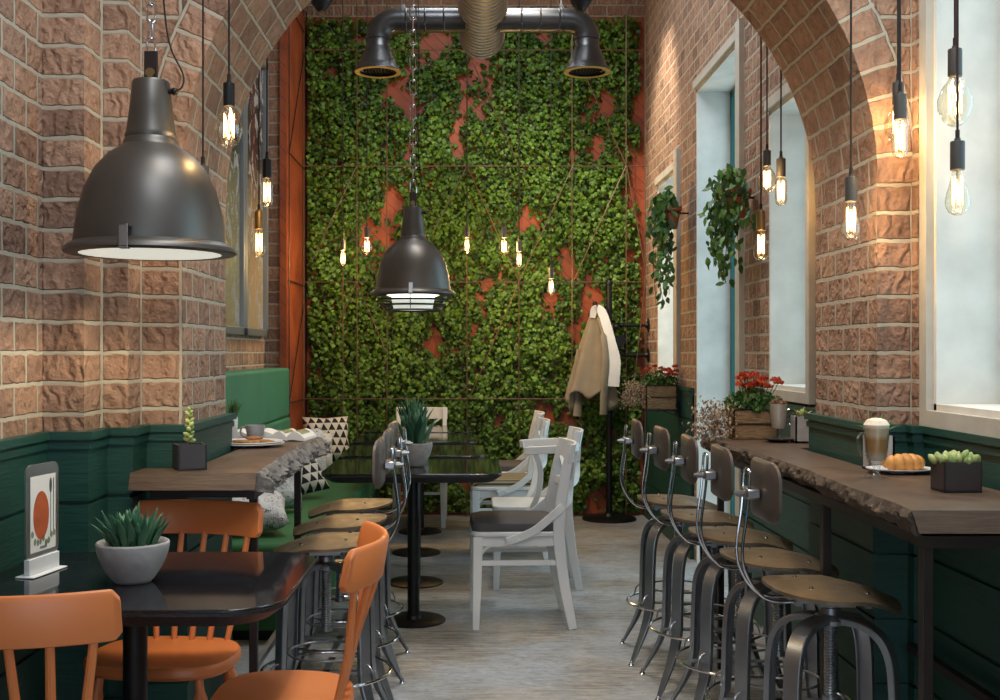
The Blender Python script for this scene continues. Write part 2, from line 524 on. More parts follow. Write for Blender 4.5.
# ------------------------------------------------------------------ leaves
def leaf_mesh(name, pos, nor, size, mat, parent=None, shape='ivy', tint=None, upv=None, rng=None, curl=.25):
    rng = rng or np.random.default_rng(3)
    if shape == 'ivy':
        T = np.array([(0,0,.10),(0,-.45,0),(.34,-.38,0),(.50,-.02,-.05),(.26,.16,0),(.0,.58,-.08),(-.26,.16,0),(-.50,-.02,-.05),(-.34,-.38,0)], float)
        Fc = [(0,i,i+1 if i < 8 else 1) for i in range(1, 9)]
    elif shape == 'oval':
        T = np.array([(0,-.5,0),(.2,-.25,.04),(.26,.05,.02),(.14,.36,-.04),(0,.55,-.12),(-.14,.36,-.04),(-.26,.05,.02),(-.2,-.25,.04),(0,0,-.02)], float)
        Fc = [(8,i,(i+1) % 8) for i in range(8)]
    elif shape == 'petal':
        T = np.array([(0,-.4,0),(.3,.2,.1),(.12,.5,.0),(-.12,.5,.0),(-.3,.2,.1)], float)
        Fc = [(0,1,2),(0,2,3),(0,3,4)]
    N = len(pos)
    pos = np.asarray(pos, float); nor = np.asarray(nor, float)
    nor /= np.linalg.norm(nor, axis=1)[:, None] + 1e-9
    if upv is None:
        up = np.zeros((N, 3)); up[:, 2] = -1; up += rng.normal(0, .45, (N, 3))
    else: up = np.asarray(upv, float)
    a = np.cross(up, nor); a /= np.linalg.norm(a, axis=1)[:, None] + 1e-9
    b = np.cross(nor, a)
    size = np.asarray(size, float).reshape(-1, 1, 1)
    V = pos[:, None, :] + size * (T[None, :, 0:1]*a[:, None, :] + T[None, :, 1:2]*b[:, None, :] + T[None, :, 2:3]*nor[:, None, :])
    k = len(T)
    Fa = (np.array(Fc)[None] + (np.arange(N)*k)[:, None, None]).reshape(-1, 3)
    me = bpy.data.meshes.new(name)
    me.vertices.add(N*k); me.vertices.foreach_set('co', V.reshape(-1))
    nl = Fa.size
    me.loops.add(nl); me.loops.foreach_set('vertex_index', Fa.reshape(-1).astype(np.int32))
    me.polygons.add(len(Fa)); me.polygons.foreach_set('loop_start', np.arange(0, nl, 3, dtype=np.int32))
    at = me.attributes.new('tint', 'FLOAT', 'POINT')
    tv = (rng.random(N) if tint is None else np.asarray(tint))
    at.data.foreach_set('value', np.repeat(tv, k).astype(np.float32))
    me.update(); me.validate()
    me.materials.append(mat)
    o = bpy.data.objects.new(name, me); COL.objects.link(o)
    if parent is not None: o.parent = parent
    return o

def spike_leaves(name, base, n, h, spread, w, mat, parent, seed=1, curve=.3, base_r=.02, thick=.35):
    """fleshy pointed leaves rising from a pot"""
    rng = random.Random(seed)
    mb = MB(); tints = []
    for i in range(n):
        a = rng.uniform(0, 2*PI); rr = math.sqrt(rng.random())
        lean = spread*rr*rng.uniform(.7, 1.1)
        L = h*rng.uniform(.75, 1.05)*(1-.25*rr)
        d = Vector((math.cos(a), math.sin(a), 0))
        p0 = Vector(base) + d*base_r*rr
        p3 = p0 + d*lean*L + Vector((0, 0, L*math.sqrt(max(.1, 1-lean*lean*.6))))
        p1 = p0 + d*lean*L*.15 + Vector((0,0,L*.35)); p2 = p0 + d*lean*L*(.5+curve*.3) + Vector((0,0,L*.7))
        pts = bez(p0, p1, p2, p3, 6)
        rad = [w*q for q in (.55, .8, 1, .95, .75, .42, .05)]
        o = len(mb.v)
        mb.tube(pts, rad, sect=[(1,0),(.4,.5*thick*2),(-.4,.5*thick*2),(-1,0),(-.4,-.3*thick*2),(.4,-.3*thick*2)], up=(-d.y, d.x, 0))
        tints += [min(1, max(0, rng.random()))] * (len(mb.v)-o)
    me = bpy.data.meshes.new(name); me.from_pydata(mb.v, [], mb.f)
    at = me.attributes.new('tint', 'FLOAT', 'POINT'); at.data.foreach_set('value', tints)
    me.shade_smooth(); me.materials.append(mat)
    o = bpy.data.objects.new(name, me); COL.objects.link(o); o.parent = parent
    return o

# ================================================================== SHELL
ZC = 4.5
XL, XR = -1.51, 1.437
YB = 9.03
DZ = 1.10
b = MB(); b.box(-2.2, 2.2, -3, 9.6, -.1, 0); tag(b.build('floor', M['floor'], smooth=0), kind='structure')
b = MB(); b.box(-2.2, 2.2, -3, 9.6, ZC, ZC+.1); tag(b.build('ceiling', M['plaster'], smooth=0), kind='structure')
# left wall: plan outline swept up
LP = [(-1.24, -3), (-1.24, 3.19), (-1.119, 3.19), (-1.119, 3.355), (-1.043, 3.355), (-1.043, 3.5), (-.915, 3.5), (-.915, 4.12), (XL, 4.12), (XL, 8.1), (-1.38, 8.1), (-1.38, YB)]
b = MB(); b.prism(LP + [(-2.0, YB), (-2.0, -3)], 0, ZC)
o = tag(b.build('wall_left', M['brick'], smooth=0), kind='structure')
nf = lambda c, n, y, x0, x1: abs(c.y-y) < .01 and x0 < c.x < x1 and abs(n.y) > .9
sf = lambda c, n, x, y0, y1: abs(c.x-x) < .01 and y0 < c.y < y1 and abs(n.x) > .9
brick_uv(o, [
  (lambda c, n: nf(c, n, 3.19, -1.24, -1.119), lambda c: .078*(c.x+1.24)/.121),
  (lambda c, n: sf(c, n, -1.119, 3.19, 3.355), lambda c: .078+.082*(c.y-3.19)/.165),
  (lambda c, n: nf(c, n, 3.355, -1.119, -1.043), lambda c: .08*(c.x+1.119)/.076),
  (lambda c, n: sf(c, n, -1.043, 3.355, 3.5), lambda c: .08+.08*(c.y-3.355)/.145),
  (lambda c, n: nf(c, n, 3.5, -1.043, -.915), lambda c: .16*(c.x+1.043)/.128),
  (lambda c, n: nf(c, n, 8.1, -1.51, -1.38), lambda c: .16*(c.x+1.51)/.13)])
b = MB(); b.box(-2.0, 2.0, YB, 9.4, 0, ZC); brick_uv(tag(b.build('wall_back', M['brick'], smooth=0), kind='structure'))
# right wall with openings (y0, y1, z0, z1)
OPEN = [(1.9, 3.40, 1.15, 2.95), (4.62, 5.27, 1.157, 2.48), (5.85, 6.96, 0.0, 2.99), (7.63, 8.40, 1.157, 2.60)]
WT = .25
b = MB()
y = -3
for (y0, y1, z0, z1) in OPEN:
    b.box(XR, XR+WT, y, y0, 0, ZC)
    if z0 > 0: b.box(XR, XR+WT, y0, y1, 0, z0)
    b.box(XR, XR+WT, y0, y1, z1, ZC)
    y = y1
b.box(XR, XR+WT, y, YB, 0, ZC)
b.box(1.295, XR+.01, 3.5, 4.12, 0, ZC)
b.box(1.405, XR+.01, 3.452, 3.5, 0, ZC)
brick_uv(tag(b.build('wall_right', M['brick'], smooth=0, merge=False), kind='structure'), [
  (lambda c, n: nf(c, n, 3.5, 1.3, 1.44), lambda c: .16*(c.x-1.295)/.115),
  (lambda c, n: nf(c, n, 3.452, 1.4, 1.46), lambda c: .05+c.x-1.405),
  (lambda c, n: sf(c, n, 1.405, 3.44, 3.51), lambda c: .04+.2*(c.y-3.45))])
# arched cross wall
AX, AZ, AR, AT = .19, 1.87, 1.105, .125
Y0, Y1 = 3.494, 4.124
def arch():
    me = bpy.data.meshes.new('wall_arch')
    vs, fs, uvs = [], [], []
    def quad(p, uv):
        o = len(vs); vs.extend(p); fs.append(tuple(range(o, o+len(p)))); uvs.extend(uv)
    N = 64
    SP = .03
    for i in range(N):
        a0, a1 = PI*i/N, PI*(i+1)/N
        c0, s0, c1, s1 = math.cos(a0), math.sin(a0), math.cos(a1), math.sin(a1)
        pt = lambda r, c, s, y: (AX + r*c, y, AZ + r*s)
        l0, l1 = a0*AR, a1*AR
        # intrados
        quad([pt(AR,c0,s0,Y0), pt(AR,c1,s1,Y0), pt(AR,c1,s1,Y1), pt(AR,c0,s0,Y1)], [(0,l0),(0,l1),(Y1-Y0,l1),(Y1-Y0,l0)])
        # near ring
        quad([pt(AR,c0,s0,Y0), pt(AR+AT,c0,s0,Y0), pt(AR+AT,c1,s1,Y0), pt(AR,c1,s1,Y0)], [(.0,l0),(.16,l0),(.16,l1),(.0,l1)])
        quad([pt(AR+AT,c0,s0,Y0), pt(AR+AT,c0,s0,Y0+SP), pt(AR+AT,c1,s1,Y0+SP), pt(AR+AT,c1,s1,Y0)], [(.06,l0),(.1,l0),(.1,l1),(.06,l1)])
        quad([pt(AR,c0,s0,Y1), pt(AR,c1,s1,Y1), pt(AR+AT,c1,s1,Y1), pt(AR+AT,c0,s0,Y1)], [(.0,l0),(.0,l1),(.16,l1),(.16,l0)])
        # spandrels up to the ceiling
        for yy, r in ((Y0+SP, AR+AT), (Y1, AR+AT)):
            p = [pt(r,c0,s0,yy), pt(r,c1,s1,yy), (AX+r*c1, yy, ZC), (AX+r*c0, yy, ZC)]
            quad(p, [(q[0], q[2]) for q in p])
    me.from_pydata(vs, [], fs)
    ul = me.uv_layers.new(name='UVMap')
    for k, l in enumerate(me.loops): ul.data[k].uv = uvs[l.vertex_index]
    me.materials.append(M['brick']); me.materials.append(M['brick_stack'])
    for i, p in enumerate(me.polygons): p.material_index = 1 if i % 6 in (1, 2, 3) else 0
    o = bpy.data.objects.new('wall_arch', me); COL.objects.link(o)
    tag(o, kind='structure')
arch()
# front shop wall behind the viewpoint with a wide daylight opening
b = MB()
b.box(-2, -1.15, -3.2, -3, 0, ZC); b.box(1.35, 2, -3.2, -3, 0, ZC); b.box(-1.15, 1.35, -3.2, -3, 3.3, ZC); b.box(-1.15, 1.35, -3.2, -3, 0, .3)
tag(b.build('wall_front', M['plaster'], smooth=0, merge=False), kind='structure')

# ---- dado boarding following the walls
def offs(pts, d, side):
    out = []
    n = len(pts)
    for i, p in enumerate(pts):
        ns = []
        for a, c in ((i-1, i), (i, i+1)):
            if a < 0 or c >= n: continue
            t = Vector((pts[c][0]-pts[a][0], pts[c][1]-pts[a][1])).normalized()
            ns.append(Vector((t.y, -t.x)) * side)
        if len(ns) == 2 and (ns[0]-ns[1]).length > 1e-3: o = ns[0] + ns[1]
        else: o = ns[0]
        out.append((p[0] + o.x*d, p[1] + o.y*d))
    return out
def band(mb, pts, d, z0, z1, side, din=0):
    a = offs(pts, din, side) if din else pts
    c = offs(pts, d, side)
    for i in range(len(pts)-1):
        v = [(*a[i], z0), (*a[i+1], z0), (*c[i+1], z0), (*c[i], z0), (*a[i], z1), (*a[i+1], z1), (*c[i+1], z1), (*c[i], z1)]
        mb.add(v, [(0,1,2,3),(4,7,6,5),(0,4,5,1),(1,5,6,2),(2,6,7,3),(3,7,4,0)])
def dado(name, pts, side, top=DZ):
    m = MB()
    band(m, pts, .008, .1, top-.05, side)
    zs = [.10, .285, .49, .695, .895, top-.045]
    for i in range(5): band(m, pts, .020, zs[i]+(.006 if i else 0), zs[i+1]-.006, side)
    band(m, pts, .026, 0, .1, side)
    band(m, pts, .027, top-.05, top-.03, side)
    band(m, pts, .022, top-.03, top-.022, side)
    band(m, pts, .034, top-.022, top, side)
    tag(m.build(name, M['green_wood'], smooth=0, merge=False, bevel=0), kind='structure')
dado('trim_1', LP[:9] + [(XL, 5.0)], 1)
RP = [(XR, 2.0), (XR, 3.452), (1.405, 3.452), (1.405, 3.5), (1.295, 3.5), (1.295, 4.12), (XR, 4.12), (XR, 5.76)]
dado('trim_2', RP, -1)
dado('trim_3', [(XR, 7.05), (XR, YB)], -1)

# ---- windows and door: plaster reveal, stone casing, teal frame, pane
def opening(name, y0, y1, z0, z1, cw=.045, mull=False, far=0):
    t = .02
    m = MB()
    x0, x1 = XR-.004, XR+WT
    m.box(x0, x1, y1-t, y1+.002, z0, z1); m.box(x0, x1, y0-.002, y0+t, z0, z1); m.box(x0, x1, y0, y1, z1-t, z1+.002)
    if z0 > 0: m.box(x0, x1, y0, y1, z0-.002, z0+t)
    r = m.build(name, M['plaster'], smooth=0, merge=False)
    tag(r, kind='structure')
    m = MB()
    x0, x1 = XR-.028, XR+.02
    
    if far: m.box(x0, x1, y1-.002, y1+far, max(0, z0-cw), z1+cw)
    m.box(x0, x1, y0-cw, y0+.002, max(0, z0-cw), z1+cw); m.box(x0, x1, y0, y1, z1, z1+.05)
    if z0 > 0: m.box(x0, x1, y0, y1, z0-cw, z0)
    m.build('casing', M['stone'], r, smooth=0, merge=False)
    m = MB()
    xa, xb = XR+WT-.045, XR+WT-.005
    for ya, yb, za, zb in ((y0,y0+.05,z0,z1),(y1-.05,y1,z0,z1),(y0,y1,z1-.05,z1),(y0,y1,z0,z0+.05)):
        m.box(xa, xb, ya, yb, za, zb)
    if mull: m.box(xa, xb, (y0+y1)/2-.025, (y0+y1)/2+.025, z0, z1)
    m.build('window_frame', M['teal'], r, smooth=0, merge=False)
    m = MB(); m.box(XR+WT-.03, XR+WT-.022, y0+.04, y1-.04, z0+.04, z1-.04)
    m.build('pane', M['pane'], r, smooth=0)
opening('window_1', *OPEN[0], cw=.05, far=.05)
opening('window_2', *OPEN[1])
opening('door_1', *OPEN[2], cw=.09)
opening('window_3', *OPEN[3], cw=.12)

# ---- back wall: corten sheet, left return panel, rods, ivy
b = MB(); b.box(-1.375, XR, YB-.03, YB-.001, .0, 4.07)
tag(b.build('trim_4', M['corten'], smooth=0), kind='structure')
b = MB(); b.box(-1.379, -1.35, 8.08, YB-.03, .0, 4.10)
b.box(-1.395, -1.345, 8.06, 8.085, 0, 4.1)
tag(b.build('trim_5', M['corten'], smooth=0, merge=False), kind='structure')
gx = lambda px, Y=8.85: (px-470)*Y/F
gz = lambda py, Y=8.85: CH-(py-352)*Y/F
b = MB()
Yr = 8.85
rod = lambda a, c, r=.0048: b.tube([a, c], r, 6)
for py in (50, 166, 282, 399): rod((-1.34, Yr, gz(py)), (XR-.01, Yr, gz(py)))
for px in (304, 343, 357, 387, 467, 519, 572, 626, 645):
    rod((gx(px), Yr-.01, .02), (gx(px), Yr-.01, 4.15))
for (xa, ya, xb, yb) in ((357,166,312,262),(467,166,432,235),(467,166,519,282),(573,166,519,282),(626,166,573,282),(626,166,645,270),(519,282,469,399),(357,282,332,340),(357,282,386,352),(573,50,626,166),(467,50,519,166),(645,282,632,399)):
    rod((gx(xa), Yr-.02, gz(ya)), (gx(xb), Yr-.02, gz(yb)), .0045)
M['rod'] = simple('bronze_rod', (112, 92, 72), .4, .5)
t = tag(b.build('cable_trellis', M['rod'], merge=False), 'grid of thin dark steel rods and diagonals in front of the ivy wall', 'trellis')
b = MB()
xp = -1.335
lz = lambda py, Y: CH-(py-352)*Y/F
for Yv in (8.12, 8.98): rod((xp, Yv, .02), (xp, Yv, 4.1))
for z in (3.9, 2.8, 1.86, .95): rod((xp, 8.12, z), (xp, 8.98, z))
for z0, z1 in ((3.9, 4.1), (2.8, 3.9), (.95, 1.86)): rod((xp, 8.12, z0), (xp, 8.98, z1), .0045)
tag(b.build('cable_trellis', M['dark_steel'], merge=False), 'dark steel rods braced across the narrow orange side panel left of the ivy', 'trellis')

def ivy():
    rng = np.random.default_rng(11)
    pos = []; tint = []; size = []
    n = 0
    def dens(x, z):
        a = .62*mnoise.noise(Vector((x*2.3, z*1.5, 1.7))) + .75*mnoise.noise(Vector((x*5.5, z*4.0, 4.2)))
        a += .35*mnoise.noise(Vector((x*15, z*12, 9)))
        return a
    while len(pos) < 46000:
        x = rng.uniform(-1.31, XR-.06); z = rng.uniform(.03, 4.03)
        d = dens(x, z)
        thr = -.47 + (.15 if z < .5 else 0)
        if x > 1.28: thr += .25*(1 if z > 1.6 else 0)
        if d < thr and rng.random() > .04: continue
        if d < thr+.12 and rng.random() > .4: continue
        th = min(1, (d-thr)*1.5)
        y = YB-.04 - rng.random()*(.02 + .13*max(0, th))
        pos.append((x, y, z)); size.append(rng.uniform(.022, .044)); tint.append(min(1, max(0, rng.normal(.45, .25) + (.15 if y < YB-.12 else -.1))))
    N = len(pos)
    nor = np.tile(np.array([0, -1, .35]), (N, 1)) + rng.normal(0, .42, (N, 3))
    o = leaf_mesh('ivy', pos, nor, size, M['ivy'], tint=tint, rng=rng)
    tag(o, 'dense climbing ivy covering the whole orange back wall', 'ivy', kind='stuff')
ivy()

# ================================================================== FRAMED PRINTS on left recess wall
def framed(y0, y1, z0, z1, label):
    r = thing('framed_print', label, 'picture', (XL, (y0+y1)/2, z0))
    hy = (y1-y0)/2; h = z1-z0
    m = MB(); w = .05
    m.box(0, .05, -hy, -hy+w, 0, h); m.box(0, .05, hy-w, hy, 0, h); m.box(0, .05, -hy, hy, 0, w); m.box(0, .05, -hy, hy, h-w, h)
    m.build('frame', M['mirror_grey'], r, smooth=0, merge=False, bevel=.004)
    m = MB(); m.box(.002, .02, -hy+w, hy-w, w, h-w)
    m.build('print', M['art'], r, smooth=0)
    m = MB(); m.box(.028, .032, -hy+w, hy-w, w, h-w)
    m.build('glass', M['picture_glass'], r, smooth=0)
framed(6.45, 7.16, 1.44, 3.5, 'tall grey framed print on the left wall, nearer the arch')
framed(7.18, 7.97, 1.44, 3.42, 'tall grey framed print on the left wall, farther, beside the brick pier')

# ================================================================== BENCH and cushions
r = thing('banquette', 'long green upholstered bench with high back along the left wall', 'bench', (0, 0, 0))
m = MB(); m.box(-1.325, -.69, 5.02, 8.78, .30, .45); m.build('seat', M['green_seat'], r, bevel=.03, bseg=3)
m = MB(); m.box(-1.325, -.72, 5.05, 8.76, .05, .30); m.build('base', M['green_seat'], r, smooth=0, bevel=.005)
m = MB(); m.box(-1.32, -.76, 5.08, 8.74, 0, .05); m.build('plinth', M['black'], r, smooth=0)
m = MB(); 
m.box(-1.50, -1.32, 5.02, 8.05, .862, 1.215); m.box(-1.50, -1.312, 5.02, 8.05, .45, .858)
m.build('backrest', M['green_fabric'], r, merge=False, bevel=.02, bseg=3)

def cushion(loc, rot, size, mat, label, th=.13, group=None, wr=.02, seed=0, name='cushion'):
    n = 14
    vs = []; uv = []
    for side in (1, -1):
        for i in range(n+1):
            for j in range(n+1):
                u, v = i/n*2-1, j/n*2-1
                pinch = 1 - .10*(u*u)*(1-v*v) * 1 - .10*(v*v)*(1-u*u)
                prof = max(0, (1-u**4)*(1-v**4))**.5
                x = u*size/2*(1-.08*(1-abs(v))*abs(u)**3); y_ = v*size/2*(1-.08*(1-abs(u))*abs(v)**3)
                w = wr*mnoise.noise(Vector((u*2.5+seed, v*2.5, side*3)))*prof
                vs.append((x, y_, side*th/2*prof + w)); uv.append((i/n, j/n))
    fs = []
    k = (n+1)**2
    for s_ in range(2):
        for i in range(n):
            for j in range(n):
                a = s_*k + i*(n+1)+j
                q = (a, a+1, a+n+2, a+n+1)
                fs.append(q if s_ else q[::-1])
    me = bpy.data.meshes.new(name); me.from_pydata(vs, [], fs)
    ul = me.uv_layers.new(name='UVMap')
    for i, l in enumerate(me.loops): ul.data[i].uv = uv[l.vertex_index]
    bm = bmesh.new(); bm.from_mesh(me); bmesh.ops.remove_doubles(bm, verts=bm.verts, dist=1e-4); bmesh.ops.recalc_face_normals(bm, faces=bm.faces); bm.to_mesh(me); bm.free()
    me.shade_smooth(); me.materials.append(mat)
    o = bpy.data.objects.new(name, me); COL.objects.link(o)
    o.location = loc; o.rotation_euler = rot
    tag(o, label, 'cushion', group)
    return o
R_ = math.radians
g = 'cushions on the green bench'
cushion((-1.12, 8.60, .645), (R_(74), 0, R_(20)), .37, M['tri'], 'black and white triangle cushion at the far end of the green bench', group=g, th=.14)
cushion((-1.14, 8.02, .605), (R_(70), R_(6), R_(28)), .30, M['scribble'], 'pale crumpled cushion leaning before the far triangle cushion', group=g, th=.16, wr=.05, seed=3)
cushion((-1.12, 7.30, .645), (R_(75), 0, R_(36)), .36, M['scribble'], 'white cushion with fine grey lines behind the near triangle cushion', group=g, th=.15, wr=.04, seed=6)
cushion((-1.05, 6.62, .61), (R_(60), R_(-12), R_(34)), .33, M['tri'], 'black and white triangle cushion under the wooden slab table', group=g, th=.13)
cushion((-1.10, 6.0, .65), (R_(78), 0, R_(34)), .38, M['scribble'], 'pale line printed cushion propped nearest to the near triangle cushion', group=g, th=.15, wr=.04, seed=9)
cushion((-1.08, 5.36, .565), (R_(12), R_(4), R_(14)), .38, M['scribble'], 'pale line printed cushion lying flat at the near end of the bench', group=g, th=.13, wr=.03, seed=12)

# ================================================================== TABLES
def granite_table(name, x0, x1, y0, y1, H, px, py, base_r, label, rad, col_r=.03, group=None, back=None):
    r = thing(name, label, 'table', (px, py, 0), 0, group)
    m = MB()
    top = rrect(x0-px, x1-px, y0-py, y1-py, rad, 8)
    cx, cy = (x0+x1)/2-px, (y0+y1)/2-py
    sh = lambda k: [(cx+(a-cx)*k, cy+(c-cy)*k) for a, c in top]
    n = len(top)
    # polished top
    vs = [(a, c, H) for a, c in top] + [(a, c, H-.008) for a, c in top]
    fs = [tuple(range(n)), tuple(range(n, 2*n))[::-1]] + [(i, n+i, n+(i+1) % n, (i+1) % n) for i in range(n)]
    m.add(vs, fs); m.build('table_top', M['granite'], r, bevel=.002)
    m = MB()
    s1, s2 = sh(.995), sh(.90)
    vs = [(a, c, H-.0082) for a, c in s1] + [(a, c, H-.016) for a, c in s1] + [(a, c, H-.045) for a, c in s2]
    fs = [tuple(range(n)), tuple(range(2*n, 3*n))[::-1]]
    for q in range(2): fs += [(q*n+i, (q+1)*n+i, (q+1)*n+(i+1) % n, q*n+(i+1) % n) for i in range(n)]
    m.add(vs, fs); m.build('under_edge', M['granite_edge'], r, smooth=20)
    m = MB(); m.lathe([(col_r, .012), (col_r, H-.045)], 20); m.lathe([(.11, H-.058), (.11, H-.0455)], 20)
    m.build('column', M['black'], r)
    m = MB(); m.lathe([(base_r, 0), (base_r, .006), (base_r-.01, .012), (.04, .014), (.034, .03), (0, .03)], 40)
    m.build('base', M['black'], r)
    return r
granite_table('cafe_table', -1.215, -.425, 2.43, 3.14, .76, -.84, 2.76, .16, 'near square black granite table beside the left wall among orange chairs', .13, .03)
gt = 'black granite tables in the centre row'
tl = ['nearest black granite table of the centre row, a dark cushioned white chair pulled up', 'second black granite table of the centre row, beside the white armchair',
      'third black granite table of the centre row, beside the striped cushion chair', 'farthest black granite table of the centre row, before the ivy wall']
TY = [(5.45, -.275), (6.34, -.315), (7.28, -.355), (8.13, -.37)]
granite_table('cafe_table', -.275-.425, -.275+.425, 5.09, 5.81, .765, -.28, 5.45, .16, tl[0], .08, group=gt)
for (Y, X), l in zip(TY[1:], tl[1:]):
    granite_table('cafe_table', X-.40, X+.40, Y-.36, Y+.36, .765, X, Y, .16, l, .08, group=gt)

# live edge slab tables
def live_edge(pts, side, z0, z1, seed, parent, top_back, name='table_top'):
    pass
def slab_table(sign, y0, y1, xf, xback_fn, z1, label, name, near_bevel=.03):
    """sign=+1: on the right wall (front edge faces -X); sign=-1: mirrored"""
    r = thing(name, label, 'table', (0, 0, 0))
    n = 90
    z0 = z1-.05
    def edge(t, seed, amp):
        return amp*(mnoise.noise(Vector((t*1.8, seed, 0))) + .45*mnoise.noise(Vector((t*7, seed, 3))))
    # body top surface: strip quads between the front edge and the back line
    ys = [y0 + (y1-y0)*i/n for i in range(n+1)]
    xt = [xf(y) + edge(y, 2.2, .016) for y in ys]
    m = MB()
    vs = []
    for y, x in zip(ys, xt):
        xb = xback_fn(y)
        e = .018 if (y < y0+.001) else 0
        vs += [(sign*x, y, z1), (sign*xb, y, z1), (sign*(x+.01), y-e, z0), (sign*xb, y-e, z0)]
    fs = []
    for i in range(n):
        a = i*4; c = a+4
        fs += [(a, a+1, c+1, c), (a+2, c+2, c+3, a+3), (a+1, a+3, c+3, c+1), (a, c, c+2, a+2)]
    fs += [(0, 2, 3, 1), (n*4, n*4+1, n*4+3, n*4+2)]
    m.add(vs, fs)
    m.build('table_top', M['slab'], r, smooth=0)
    # rugged bark edge
    m = MB(); K = 7; vs = []
    NN = 220
    for i in range(NN+1):
        y = y0 + (y1-y0)*i/NN
        x = xf(y) + edge(y, 2.2, .016)
        for k in range(K+1):
            q = k/K
            bulge = -.016*math.sin(PI*q)*1.0
            rough = .016*mnoise.noise(Vector((y*16, q*2.5, 7))) + .010*mnoise.noise(Vector((y*45, q*7, 2)))
            rough *= min(1, 3*q)
            zz = z1 - q*(.058 + .006*mnoise.noise(Vector((y*9, 1, 1)))) 
            vs.append((sign*(x + bulge + rough + (.014*q)), y, zz))
        vs.append((sign*(x+.03), y, z1-.052)); vs.append((sign*(x+.03), y, z1-.002))
    kk = K+3
    fs = []
    for i in range(NN):
        for k in range(kk):
            k2 = (k+1) % kk
            fs.append((i*kk+k, (i+1)*kk+k, (i+1)*kk+k2, i*kk+k2))
    fs += [tuple(range(kk)), tuple(NN*kk+k for k in range(kk))[::-1]]
    m.add(vs, fs)
    m.build('bark_edge', M['bark_edge'], r, smooth=25)
    return r
fx = lambda y: 1.005 + .035*math.sin((y-2.5)/2.2*PI)
def bbk(y):
    return 1.245 if 3.44 < y < 4.18 else 1.385
r = slab_table(1, 2.52, 4.70, fx, lambda y: bbk(y), .967, 'long live-edge wooden bar counter along the right wall below the windows', 'bar_counter')
m = MB()
def rectbar(m, x0, x1, y0, y1, z0, z1): m.box(x0, x1, y0, y1, z0, z1)
for yy in (2.54, 3.255, 4.62):
    mm = MB(); mm.box(1.04, 1.065, yy-.014, yy+.014, 0, .88); mm.build('leg', M['dark_steel'], r, smooth=0, bevel=.002)
mm = MB(); mm.box(1.04, 1.065, 2.52, 4.64, .88, .908); mm.box(1.0655, 1.38, 2.52, 2.55, .88, .908)
mm.build('top_rail', M['dark_steel'], r, smooth=0, merge=False)
mm = MB(); mm.box(1.36, 1.385, 2.54, 3.42, .40, .425); mm.build('lower_rail', M['dark_steel'], r, smooth=0)

lfx = lambda y: -(.632 + .02*math.sin((y-3.3)*2.2))   # front edge x (negative side)
def lslab():
    r = thing('slab_table', 'live-edge wooden slab table against the left brick pilaster', 'table', (0, 0, 0))
    y0, y1, z1 = 3.30, 4.70, .967
    z0 = z1-.05
    def xb(y): return -1.02 if y < 3.44 else (-.865 if y < 4.18 else -1.16)
    def xe(y): return lfx(y) + .012*(mnoise.noise(Vector((y*3, 5, 0))) + .4*mnoise.noise(Vector((y*11, 5, 3))))
    brk = [3.30, 3.439, 3.441, 4.179, 4.181, 4.70]
    ys = sorted(set([y0 + (y1-y0)*i/70 for i in range(71)] + brk[1:-1]))
    m = MB(); vs = []
    for i, y in enumerate(ys):
        e = .018 if i == 0 else 0
        vs += [(xe(y)-.01, y, z1), (xb(y), y, z1), (xe(y)-.01, y-e, z0), (xb(y), y-e, z0)]
    n = len(ys)-1; fs = []
    for i in range(n):
        a = i*4; c = a+4
        fs += [(a, a+1, c+1, c), (a+2, c+2, c+3, a+3), (a+1, a+3, c+3, c+1), (a, c, c+2, a+2)]
    fs += [(0, 2, 3, 1), (n*4, n*4+1, n*4+3, n*4+2)]
    m.add(vs, fs); m.build('table_top', M['slab'], r, smooth=0)
    m = MB(); K = 6; NN = 150; vs = []
    for i in range(NN+1):
        y = y0 + (y1-y0)*i/NN
        for k in range(K+1):
            q = k/K
            rough = .030*mnoise.noise(Vector((y*18, q*3, 17))) + .018*mnoise.noise(Vector((y*40, q*7, 12)))
            vs.append((xe(y) + .012*math.sin(PI*q) + rough*min(1, 2.5*q) + .035*q, y, z1 - q*.062))
        vs.append((xe(y)-.03, y, z1-.052)); vs.append((xe(y)-.03, y, z1-.003))
    kk = K+3; fs = []
    for i in range(NN):
        for k in range(kk):
            k2 = (k+1) % kk
            fs.append((i*kk+k, i*kk+k2, (i+1)*kk+k2, (i+1)*kk+k))
    fs += [tuple(range(kk))[::-1], tuple(NN*kk+k for k in range(kk))]
    m.add(vs, fs); m.build('bark_edge', M['bark_edge_grey'], r, smooth=20)
    for yy in (3.41, 4.28):
        mm = MB(); mm.box(-.683, -.658, yy-.012, yy+.012, 0, .88); mm.build('leg', M['dark_steel'], r, smooth=0, bevel=.002)
    mm = MB(); mm.box(-.683, -.658, 3.36, 4.60, .88, .916); mm.box(-.99, -.683, 3.40, 3.425, .88, .916)
    mm.build('top_rail', M['dark_steel'], r, smooth=0, merge=False)
    mm = MB(); mm.box(-.680, -.661, 3.42, 4.27, .34, .36); mm.build('foot_rail', M['gunmetal'], r, smooth=0)
t_ = NT('silver_weathered_edge'); n_ = t_.noise(t_.coord('Object'), 22, 6, .7)
t_.set(Base_Color=t_.ramp(n_, [(.3, srgb(52, 50, 50)), (.55, srgb(104, 102, 102)), (.75, srgb(156, 156, 158))]), Roughness=.6); t_.bump(n_, .9, .012)
M['bark_edge_grey'] = t_.m
lslab()

